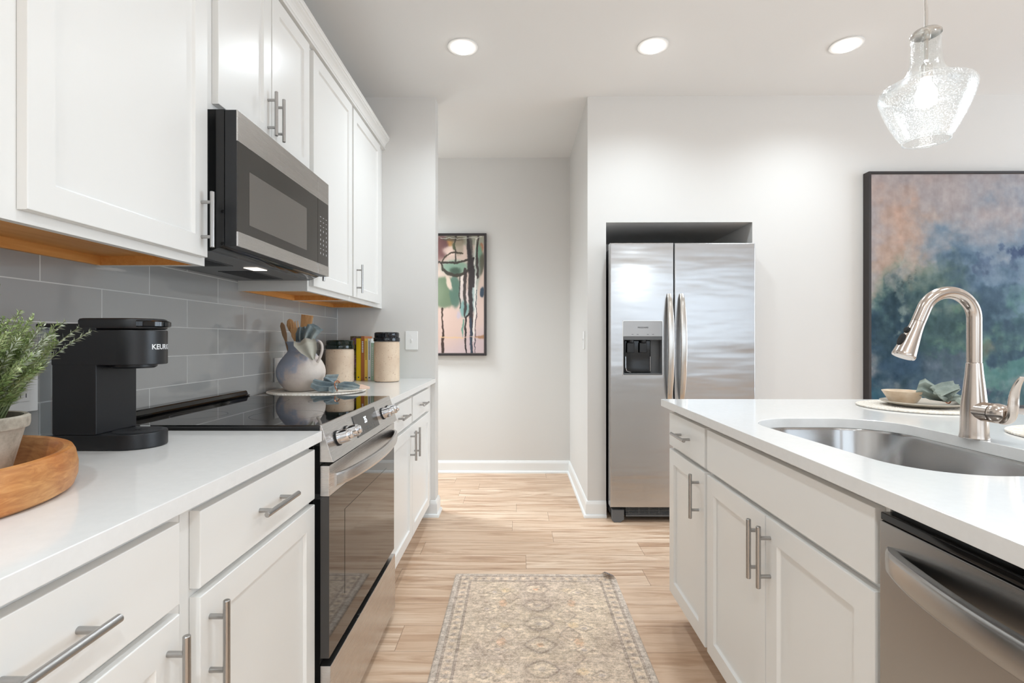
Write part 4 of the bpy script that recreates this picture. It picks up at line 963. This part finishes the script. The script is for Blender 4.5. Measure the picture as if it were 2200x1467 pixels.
ha = R(-18); hv = Vector((math.cos(ha), math.sin(ha), 0))
def hp(r, z): return (PIX+hv.x*r, PIY+hv.y*r, ZP+z)
pts = [Vector(hp(*q)) for q in smooth_prof([(.062, .222), (.082, .236), (.104, .238), (.120, .222), (.122, .195), (.112, .165), (.099, .142), (.093, .132)], 4)]
mb = MB(); mb.tube(pts, [.0075]*len(pts), 12, flat=.8); link('handle', mb, M['pitcher'], pi_)
# wooden utensils standing in the pitcher
M['spoonwood'] = mat('utensil_wood', rgb(212, 164, 112), .5); M['oldwood'] = mat('utensil_dark_wood', rgb(150, 118, 88), .6)
t = NT(M['spoonwood']); t.l(t.ramp(t.noise(t.mapv(t.pos(), (30, 30, 4)), 5, 4), [(.3, rgb(198, 148, 96)), (.7, rgb(224, 178, 126))]), t.b.inputs['Base Color'])
def utensil(name, label, top, foot, head, mt):
    a, b = Vector(foot), Vector(top); ax = (b-a).normalized(); side = ax.cross(Vector((0, 1, 0))).normalized(); nr = side.cross(ax)
    mb = MB(); L_u = (b-a).length; secs = []
    for q, hw, ht in head:
        c = a+ax*(L_u*q); secs.append([c+side*(hw*math.cos(2*math.pi*k/12))+nr*(ht*math.sin(2*math.pi*k/12)) for k in range(12)])
    mb.loft(secs)
    if name == 'wooden_fork':
        for s_ in (-1.5, -.5, .5, 1.5):
            mb.tube([b-ax*.004+side*(s_*.0105), b+ax*.034+side*(s_*.0115)], [.0036, .0022], 8)
    return tag(link(name, mb, mt, loc=foot), label, 'utensil')
H = lambda hw, ht, n: [(0, .005, .005), (.62, .006, .005)]+n
fz_ = ZP+.035
utensil('wooden_spatula', 'flat square-topped wooden spatula, tallest in the pitcher', (PIX+.018, PIY+.03, 1.288), (PIX-.02, PIY+.01, fz_), H(0, 0, [(.70, .010, .004), (.80, .026, .0035), (.995, .030, .003), (1.0, .029, .002)]), M['spoonwood'])
utensil('wooden_fork', 'wooden fork with short tines at the front of the pitcher', (PIX-.020, PIY-.022, 1.222), (PIX+.012, PIY+.0, fz_), H(0, 0, [(.74, .010, .004), (.86, .023, .004), (1.0, .024, .003)]), M['spoonwood'])
utensil('wooden_spoon', 'wooden spoon with a rounded bowl at the back left of the pitcher', (PIX-.072, PIY+.03, 1.268), (PIX+.026, PIY+.02, fz_), H(0, 0, [(.76, .007, .004), (.84, .018, .004), (.92, .021, .004), (.98, .013, .004), (1.0, .005, .002)]), M['spoonwood'])
utensil('wooden_paddle', 'grey weathered wooden paddle leaning over the left rim of the pitcher', (PIX-.09, PIY-.01, 1.25), (PIX-.016, PIY-.018, fz_), H(0, 0, [(.70, .006, .004), (.80, .012, .004), (.95, .012, .0035), (1.0, .004, .002)]), M['oldwood'])

# cloth builder: strips with folds, thickened
def linen(name, c1, c2, c3):
    m = mat(name, c1, .95, spec=.1); t = NT(m); n_ = t.noise(t.obj(), 16, 4, .6); n2_ = t.noise(t.obj(), 500, 2)
    t.l(t.mix(t.math('MULTIPLY', n2_, .3), t.ramp(n_, [(.3, c1), (.52, c2), (.72, c3)]), c1), t.b.inputs['Base Color']); t.bump(n2_, .3, .002); return m
M['linen_blue'] = linen('blue_linen', rgb(112, 128, 136), rgb(148, 158, 158), rgb(190, 192, 184))
M['linen_green'] = linen('sage_linen', rgb(122, 132, 126), rgb(152, 160, 150), rgb(182, 186, 174))
M['linen_pale'] = linen('pale_linen', rgb(190, 188, 174), rgb(206, 202, 188), rgb(216, 210, 200))
def strip(mb, spine, widths, acr, folds=2.5, amp=.006, ph=0.0, nu=22, nv=26, th=.0022):
    """cloth strip: spine points, half-widths, across-vectors (one per point)"""
    sp = np.array(spine, float); k = len(sp); tt = np.linspace(0, k-1, nv)
    def itp(a):
        a = np.array(a, float); i = np.clip(np.floor(tt).astype(int), 0, k-2); f_ = tt-i; f_ = f_*f_*(3-2*f_)
        return a[i]*(1-f_)[:, None]+a[i+1]*f_[:, None] if a.ndim > 1 else a[i]*(1-f_)+a[i+1]*f_
    C_ = itp(sp); Wd = itp(np.array(widths)); A = itp(np.array(acr)); A = A/np.linalg.norm(A, axis=1)[:, None]
    T_ = np.gradient(C_, axis=0); T_ /= np.linalg.norm(T_, axis=1)[:, None]; N_ = np.cross(T_, A)
    secs = []
    for j in range(nv):
        top = []; bot = []
        for i in range(nu):
            u_ = i/(nu-1)*2-1; o_ = amp*math.sin(folds*math.pi*u_+ph+j*.06)*(.5+.5*abs(math.sin(j*.13+ph)+.6))
            p_ = C_[j]+A[j]*(u_*Wd[j])+N_[j]*o_; top.append(tuple(p_+N_[j]*th/2)); bot.append(tuple(p_-N_[j]*th/2))
        secs.append(top+bot[::-1])
    mb.loft(secs)
# towel stuffed in the pitcher
mb = MB(); q = lambda x, y, z: (PIX+x, PIY+y, z)
rim = ZP+.236
strip(mb, [q(.010, -.012, rim-.05), q(.018, -.028, rim+.01), q(.024, -.036, rim+.042), q(.020, -.030, rim+.070)], [.016, .030, .034, .022], [(1, .25, .1)]*4, 2.2, .011, .4)
strip(mb, [q(.03, -.02, rim-.05), q(.046, -.038, rim+.0), q(.064, -.052, rim+.034), q(.086, -.056, rim+.064), q(.105, -.05, rim+.070)], [.014, .024, .030, .034, .026], [(.75, .4, -.55)]*5, 1.8, .010, 1.2)
strip(mb, [q(.0, .01, rim-.05), q(.03, .0, rim+.03), q(.05, -.01, rim+.062), q(.072, -.02, rim+.048)], [.02, .034, .030, .02], [(.5, .9, .1)]*4, 2.2, .011, 2.0)
mb.cur = 1
strip(mb, [q(.022, -.030, rim-.02), q(.036, -.056, rim+.009), q(.052, -.078, rim-.010), q(.072, -.084, rim-.045), q(.092, -.082, rim-.085)], [.012, .044, .05, .036, .006], [(.95, .25, .25)]*5, 1.5, .005, .3)
tag(link('linen_towel', mb, [M['linen_blue'], M['linen_pale']], loc=q(.03, -.02, rim)), 'blue-grey linen towel tucked into the pitcher, draping over its rim', 'towel')

# napkin with copper ring on the placemat
NX, NY, NZ = -.835, 2.37, CT+.0145
mb = MB(); q = lambda x, y, z: (NX+x, NY+y, NZ+z)
strip(mb, [q(-.008, 0, .018), q(-.035, .0, .022), q(-.075, -.006, .026), q(-.115, -.004, .040)], [.012, .030, .034, .026], [(.1, .75, .65)]*4, 2.2, .007, .2)
strip(mb, [q(-.01, .01, .020), q(-.05, .03, .034), q(-.085, .05, .042), q(-.03, .075, .046)], [.012, .024, .034, .03], [(.2, .5, .8)]*4, 2, .006, 1.0)
strip(mb, [q(.0, 0, .018), q(.03, .004, .022), q(.07, .012, .020), q(.098, .02, .016)], [.012, .026, .028, .012], [(-.1, .8, .55)]*4, 2.4, .007, .8)
strip(mb, [q(-.03, -.03, .012), q(-.008, -.028, .013), q(.006, -.022, .014)], [.008, .020, .010], [(0, .5, .85)]*3, 1, .002, 0)
mb.cur = 1; strip(mb, [q(.045, .035, .018), q(.10, .05, .016), (NX+.135, NY+.06, NZ+.010)], [.020, .024, .010], [(-.2, .9, .35)]*3, 1, .002, 0, nv=14)
M['linen_pink'] = mat('pink_linen', rgb(222, 190, 170), .9)
nk = link('cloth_napkin', mb, [M['linen_blue'], M['linen_pink']], loc=(NX, NY, NZ)); tag(nk, 'gathered blue-grey napkin lying in front of the pitcher on the placemat', 'napkin')
M['copper'] = mat('copper', rgb(196, 124, 88), .3, 1.0)
mb = MB(); c_ = Vector(q(0, -.004, .0235)); mb.tube([c_+Vector((.004*math.sin(a*2), .026*math.cos(a), .0235*math.sin(a))) for a in np.linspace(0, 2*math.pi, 33)], .0022, 10)
tag(link('napkin_ring', mb, M['copper'], loc=c_), 'thin copper ring around the gathered blue-grey napkin', 'napkin ring')

# canisters
m = mat('speckled_stoneware', rgb(222, 196, 168), .5); M['canister'] = m; t = NT(m)
t.l(t.mix(t.ramp(t.noise(t.obj(), 120, 2), [(.64, (0, 0, 0, 1)), (.70, (.6, .6, .6, 1))]), t.ramp(t.noise(t.obj(), 13, 4), [(.3, rgb(216, 190, 164)), (.7, rgb(230, 208, 182))]), rgb(170, 126, 92)), t.b.inputs['Base Color'])
def glaze(nm, c):
    m = mat(nm, c, .08); t = NT(m); t.bump(t.noise(t.pos(), 60, 3), .15, .004)
    t.l(t.mix(t.ramp(t.noise(t.pos(), 220, 2), [(.66, (0, 0, 0, 1)), (.72, (.8, .8, .8, 1))]), c, rgb(120, 130, 130)), t.b.inputs['Base Color']); return m
def canister(x, y, r, zl, zt, lab, lidmat):
    c = thing('canister', lab, 'canister', (x, y, CT), 'stoneware canisters')
    mb = MB(); mb.lathe([(.001, CT+.001), (r-.008, CT+.001), (r-.002, CT+.004), (r, CT+.012), (r, zl-.012), (r-.003, zl-.002), (r-.003, zl), (.001, zl)], x, y, 56); link('jar', mb, M['canister'], c)
    dz = zt-zl
    mb = MB(); mb.lathe([(.001, zl+.0005), (r+.001, zl+.0005), (r+.0025, zl+.003), (r+.0025, zl+dz*.34), (r+.001, zl+dz*.42), (r-.004, zl+dz*.46), (r-.003, zl+dz*.52), (r-.002, zt-.008), (r-.006, zt-.002), (r-.016, zt), (.001, zt-.004)], x, y, 56); link('lid', mb, lidmat, c)
canister(-1.062, 3.06, .0815, 1.113, 1.167, 'shorter stoneware canister with a dark green lid, left of the books', glaze('green_glaze', rgb(16, 32, 24)))
canister(-.7925, 3.110, .0765, 1.157, 1.2145, 'taller stoneware canister with a black lid, right of the books', glaze('black_glaze', rgb(14, 16, 24)))

# books, spines to the room
BK = [(-1.0395, -1.0035, .277, (58, 44, 52), 'dark mottled purple and olive cookbook, leftmost and thickest of the row', 1),
      (-1.0025, -.9740, .263, (240, 204, 20), 'bright yellow cookbook beside the dark mottled one', 0),
      (-.9730, -.9515, .277, (178, 108, 62), 'tall copper-brown cookbook between the two yellow ones', 2),
      (-.9505, -.9310, .262, (246, 206, 92), 'pale yellow cookbook between the brown and the white ones', 3),
      (-.9300, -.9110, .262, (232, 234, 232), 'white cookbook next to the pale green one', 3),
      (-.9100, -.8905, .235, (176, 208, 186), 'short pale green cookbook beside the black-lidded canister', 4)]
mpages = mat('book_pages', rgb(232, 226, 212), .9)
for x0, x1, hh, c, lab, kind in BK:
    y0, y1 = 3.182, 3.352
    b = thing('cookbook', lab, 'book', ((x0+x1)/2, (y0+y1)/2, CT), 'cookbooks between the canisters')
    cm = mat('book_cover', rgb(*c), .4)
    if kind == 1:
        t = NT(cm); t.l(t.ramp(t.noise(t.pos(), 46, 3), [(.36, rgb(40, 26, 40)), (.5, rgb(92, 84, 40)), (.62, rgb(132, 92, 120)), (.72, rgb(52, 32, 44))]), t.b.inputs['Base Color'])
    mb = MB(); z0, z1 = CT+.0008, CT+hh; e = .0022
    mb.box(x0, x0+e, y0, y1, z0, z1); mb.box(x1-e, x1, y0, y1, z0, z1); mb.box(x0, x1, y0-.0005, y0+e, z0, z1, .0006)
    link('cover', mb, cm, b)
    mb = MB(); mb.box(x0+e+.0003, x1-e-.0003, y0+e+.0005, y1-.004, z0+.003, z1-.004); link('pages', mb, mpages, b)
    mk = MB(); xc = (x0+x1)/2; yf = y0-.0012
    dot = MB()
    def bar(z_a, z_b, hw, mk=mk): mk.add([(xc-hw, yf, z_a), (xc+hw, yf, z_a), (xc+hw, yf, z_b), (xc-hw, yf, z_b)], [(0, 1, 2, 3)])
    if kind == 2:
        for k in range(7): bar(CT+.175+k*.0105, CT+.182+k*.0105, .0045)
    elif kind == 3:
        for k in range(16): bar(CT+.13+k*.0075, CT+.1345+k*.0075, .0028)
        bar(CT+.014, CT+.022, .004, dot)
    elif kind == 4:
        for k in range(14): bar(CT+.03+k*.013, CT+.038+k*.013, .0035)
    elif kind == 0: bar(CT+.016, CT+.024, .004, dot)
    if dot.v: link('publisher_mark', dot, M['dark_ink'], b, recalc=False)
    if mk.v: link('spine_print', mk, M['white_ink'] if kind in (2, 4) else M['dark_ink'], b, recalc=False)

# switch plates and outlet
def plate(name, lab, cat, axis, c, w_, h_, kind, d=1):
    r = thing(name, lab, cat, c)
    def bx(mb, u0, u1, z0, z1, o0, o1, bev=.001):
        if axis == 'y': mb.box(c[0]+u0, c[0]+u1, c[1]-o1, c[1]-o0, c[2]+z0, c[2]+z1, bev)
        else: mb.box(c[0]+d*o0, c[0]+d*o1, c[1]+u0, c[1]+u1, c[2]+z0, c[2]+z1, bev)
    mb = MB(); bx(mb, -w_/2, w_/2, -h_/2, h_/2, .0004, .006, .002); link('plate', mb, M['plate'], r)
    if kind == 's':
        mb = MB(); bx(mb, -.006, .006, -.012, .012, .0061, .0075); bx(mb, -.004, .004, .0, .010, .0075, .015, .0015); link('toggle', mb, M['plate'], r)
        mb = MB()
        for z in (-.03, .03): bx(mb, -.003, .003, z-.003, z+.003, .0061, .0068, .0005)
        link('screw', mb, M['plate'], r)
    else:
        for z in (-.02, .02):
            mb = MB(); bx(mb, -.017, .017, z-.014, z+.014, .0061, .0075, .001); s_ = link('socket', mb, M['plate'], r)
            mb = MB(); bx(mb, -.008, -.006, z-.005, z+.005, .0076, .0079, 0); bx(mb, .006, .008, z-.005, z+.005, .0076, .0079, 0); link('slots', mb, M['dark_ink'], s_)
plate('light_switch', 'white toggle switch plate on the end wall right of the canister', 'switch', 'y', (-.695, YW, 1.164), .083, .122, 's')
plate('light_switch', 'white toggle switch plate on the hall side wall, left of the refrigerator niche', 'switch', 'x', (.468, 3.54, 1.166), .08, .122, 's', -1)
plate('wall_outlet', 'white wall outlet on the grey tile behind the pitcher', 'outlet', 'x', (XT, 2.535, 1.018), .085, .118, 'o')
plate('wall_outlet', 'white wall outlet on the grey tile behind the coffee maker', 'outlet', 'x', (XT, 1.213, 1.05), .08, .12, 'o')

# ================================================================== ISLAND PLACE SETTINGS
MX, MYY = 1.49, 1.905
tag(link('woven_placemat', woven_mat(MX, MYY, .195, CT, .006), M['woven'], loc=(MX, MYY, CT)), 'round woven placemat on the island under the plate and bowl', 'placemat')
tag(link('woven_placemat', woven_mat(1.49, 1.29, .195, CT, .006), M['woven'], loc=(1.49, 1.29, CT)), 'empty-looking round woven placemat at the right edge behind the faucet', 'placemat')
m = mat('sand_ceramic', rgb(216, 192, 164), .35); M['sand'] = m; t = NT(m); t.l(t.ramp(t.noise(t.pos(), 24, 4), [(.35, rgb(206, 180, 150)), (.65, rgb(226, 206, 182))]), t.b.inputs['Base Color'])
M['plate_grey'] = mat('plate_rim', rgb(196, 186, 172), .35)
ZQ = CT+.0085; DX, DY = 1.50, 1.90
mb = MB(); mb.lathe([(.001, ZQ), (.085, ZQ), (.09, ZQ+.002), (.128, ZQ+.013), (.131, ZQ+.0165), (.128, ZQ+.0175), (.09, ZQ+.0075), (.085, ZQ+.006), (.001, ZQ+.006)], DX, DY, 72)
tag(link('dinner_plate', mb, M['plate_grey'], loc=(DX, DY, ZQ)), 'sand-coloured dinner plate on the island placemat', 'plate')
BX_, BY_ = 1.447, 1.925; zb_ = ZQ+.0068
mb = MB(); mb.lathe([(.001, zb_), (.035, zb_), (.042, zb_+.004), (.066, zb_+.044), (.067, zb_+.0465), (.0645, zb_+.0465), (.06, zb_+.042), (.038, zb_+.008), (.001, zb_+.006)], BX_, BY_, 56)
tag(link('bowl', mb, M['sand'], loc=(BX_, BY_, zb_)), 'small sand-coloured bowl standing on the dinner plate', 'bowl')
mb = MB(); NX, NY, NZ = 1.535, 1.855, ZQ+.009; q = lambda x, y, z: (NX+x, NY+y, NZ+z)
strip(mb, [q(.01, .0, .022), q(-.03, .005, .045), q(-.06, .012, .064), q(-.075, .02, .058)], [.012, .03, .034, .03], [(.35, .1, .8)]*4, 2.2, .006, .3)
strip(mb, [q(.01, -.01, .02), q(-.03, -.025, .036), q(-.055, -.035, .048), q(-.02, -.04, .066), (NX+.02, NY-.035, NZ+.075)], [.010, .022, .028, .026, .02], [(.1, .8, .5)]*5, 1.6, .005, 1.1)
strip(mb, [q(.0, .0, .02), q(.015, -.02, .045), q(.035, -.03, .066)], [.014, .03, .026], [(.5, .7, .3)]*3, 2.5, .007, .7)
strip(mb, [q(.0, -.02, .02), q(.022, -.045, .03), q(.03, -.058, .008)], [.012, .024, .014], [(.8, .2, .3)]*3, 2, .005, 2.2)
strip(mb, [q(.0, .0, .02), q(.05, .01, .026), q(.085, .02, .022), q(.11, .025, .014)], [.012, .028, .032, .016], [(.1, .9, .35)]*4, 2.6, .006, 1.4)
tag(link('cloth_napkin', mb, M['linen_green'], loc=(NX, NY, NZ)), 'gathered sage green napkin on the dinner plate beside the bowl', 'napkin')
mb = MB(); c_ = Vector(q(.016, -.004, .026)); mb.tube([c_+Vector((.006*math.cos(a), .022*math.cos(a), .020*math.sin(a))) for a in np.linspace(0, 2*math.pi, 33)], .0022, 10)
tag(link('napkin_ring', mb, M['copper'], loc=c_), 'copper ring around the sage green napkin on the island', 'napkin ring')

# ================================================================== FAUCET
FX, FYY = 1.166, 1.312
fc = thing('kitchen_faucet', 'brushed nickel pull-down kitchen faucet behind the sink', 'faucet', (FX, FYY, CT))
mb = MB(); mb.lathe([(.001, CT+.0008), (.0305, CT+.0008), (.0305, CT+.004), (.0292, CT+.012), (.0280, CT+.05), (.0268, CT+.085), (.0222, CT+.13), (.0185, CT+.165), (.0165, CT+.191), (.0155, CT+.192), (.001, CT+.192)], FX, FYY, 40); link('base', mb, M['faucet'], fc)
zt = CT+.1925; rr = .0155; AR = .066
pts = [Vector((FX, FYY, zt)), Vector((FX, FYY, zt+.06))]; zc = CT+.305
for i in range(0, 25):
    a = R(i*160/24); pts.append(Vector((FX-AR+AR*math.cos(a), FYY, zc+AR*math.sin(a))))
dv = (pts[-1]-pts[-2]).normalized(); pts.append(pts[-1]+dv*.034)
mb = MB(); mb.tube(pts, rr, 24); link('spout', mb, M['faucet'], fc)
e_ = pts[-1]; dv = (pts[-1]-pts[-2]).normalized()
mb = MB(); hp_ = [(0.0006, .0155), (.01, .0157), (.03, .0175), (.06, .0215), (.088, .0255), (.093, .0262), (.097, .025), (.0972, .021), (.093, .0205)]
mb.tube([e_+dv*a for a, b in hp_], [b for a, b in hp_], 28); sh = link('spray_head', mb, M['faucet'], fc)
mb = MB(); mb.tube([e_+dv*.0925, e_+dv*.0955], .0195, 24); link('nozzle', mb, M['greyplastic'], sh)
nv = Vector((dv.z, 0, -dv.x)); nv = nv if nv.x < 0 else -nv
mb = MB()
for a, hl, hw in ((.030, .008, .008), (.058, .016, .009)):
    c_ = e_+dv*a+nv*(.0155+.16*max(0, a-.005)*.85+.0008); s_ = Vector((0, 1, 0)); secs = []
    for o_, k in ((-.004, 1), (.0012, 1), (.0026, .8), (.003, .4)): secs.append([c_+nv*o_+dv*(hl*k*math.cos(2*math.pi*i/20))+s_*(hw*k*math.sin(2*math.pi*i/20)) for i in range(20)])
    mb.loft(secs)
link('spray_button', mb, M['rubber'], sh)
zh = CT+.071; hd_ = Vector((.10, -1, 0)).normalized(); hc = Vector((FX, FYY, zh))
mb = MB(); mb.tube([hc+hd_*.004, hc+hd_*.048], [.0245, .0240], 28); vb = link('valve_body', mb, M['faucet'], fc)
mb = MB(); kp = [(.0488, .0232), (.052, .0246), (.061, .0248), (.071, .0222), (.079, .0165), (.083, .008)]
mb.tube([hc+hd_*a for a, b in kp], [b for a, b in kp], 28); kb = link('handle_hub', mb, M['faucet'], fc)
b0 = hc+hd_*.067
lp = smooth_prof([(0.0, -.020), (.012, -.018), (.022, -.004), (.026, .020), (.028, .045), (.035, .072), (.046, .092)], 5)
pts = [b0+hd_*a+Vector((0, 0, z)) for a, z in lp]; n_ = len(pts)
mb = MB(); mb.tube(pts, [.0055+.0075*math.sin(math.pi*min(1, (i/(n_-1))*.9+.1))**.8+.001 for i in range(n_)], 16, flat=.5, up=tuple(hd_)); link('handle_lever', mb, M['faucet'], kb)
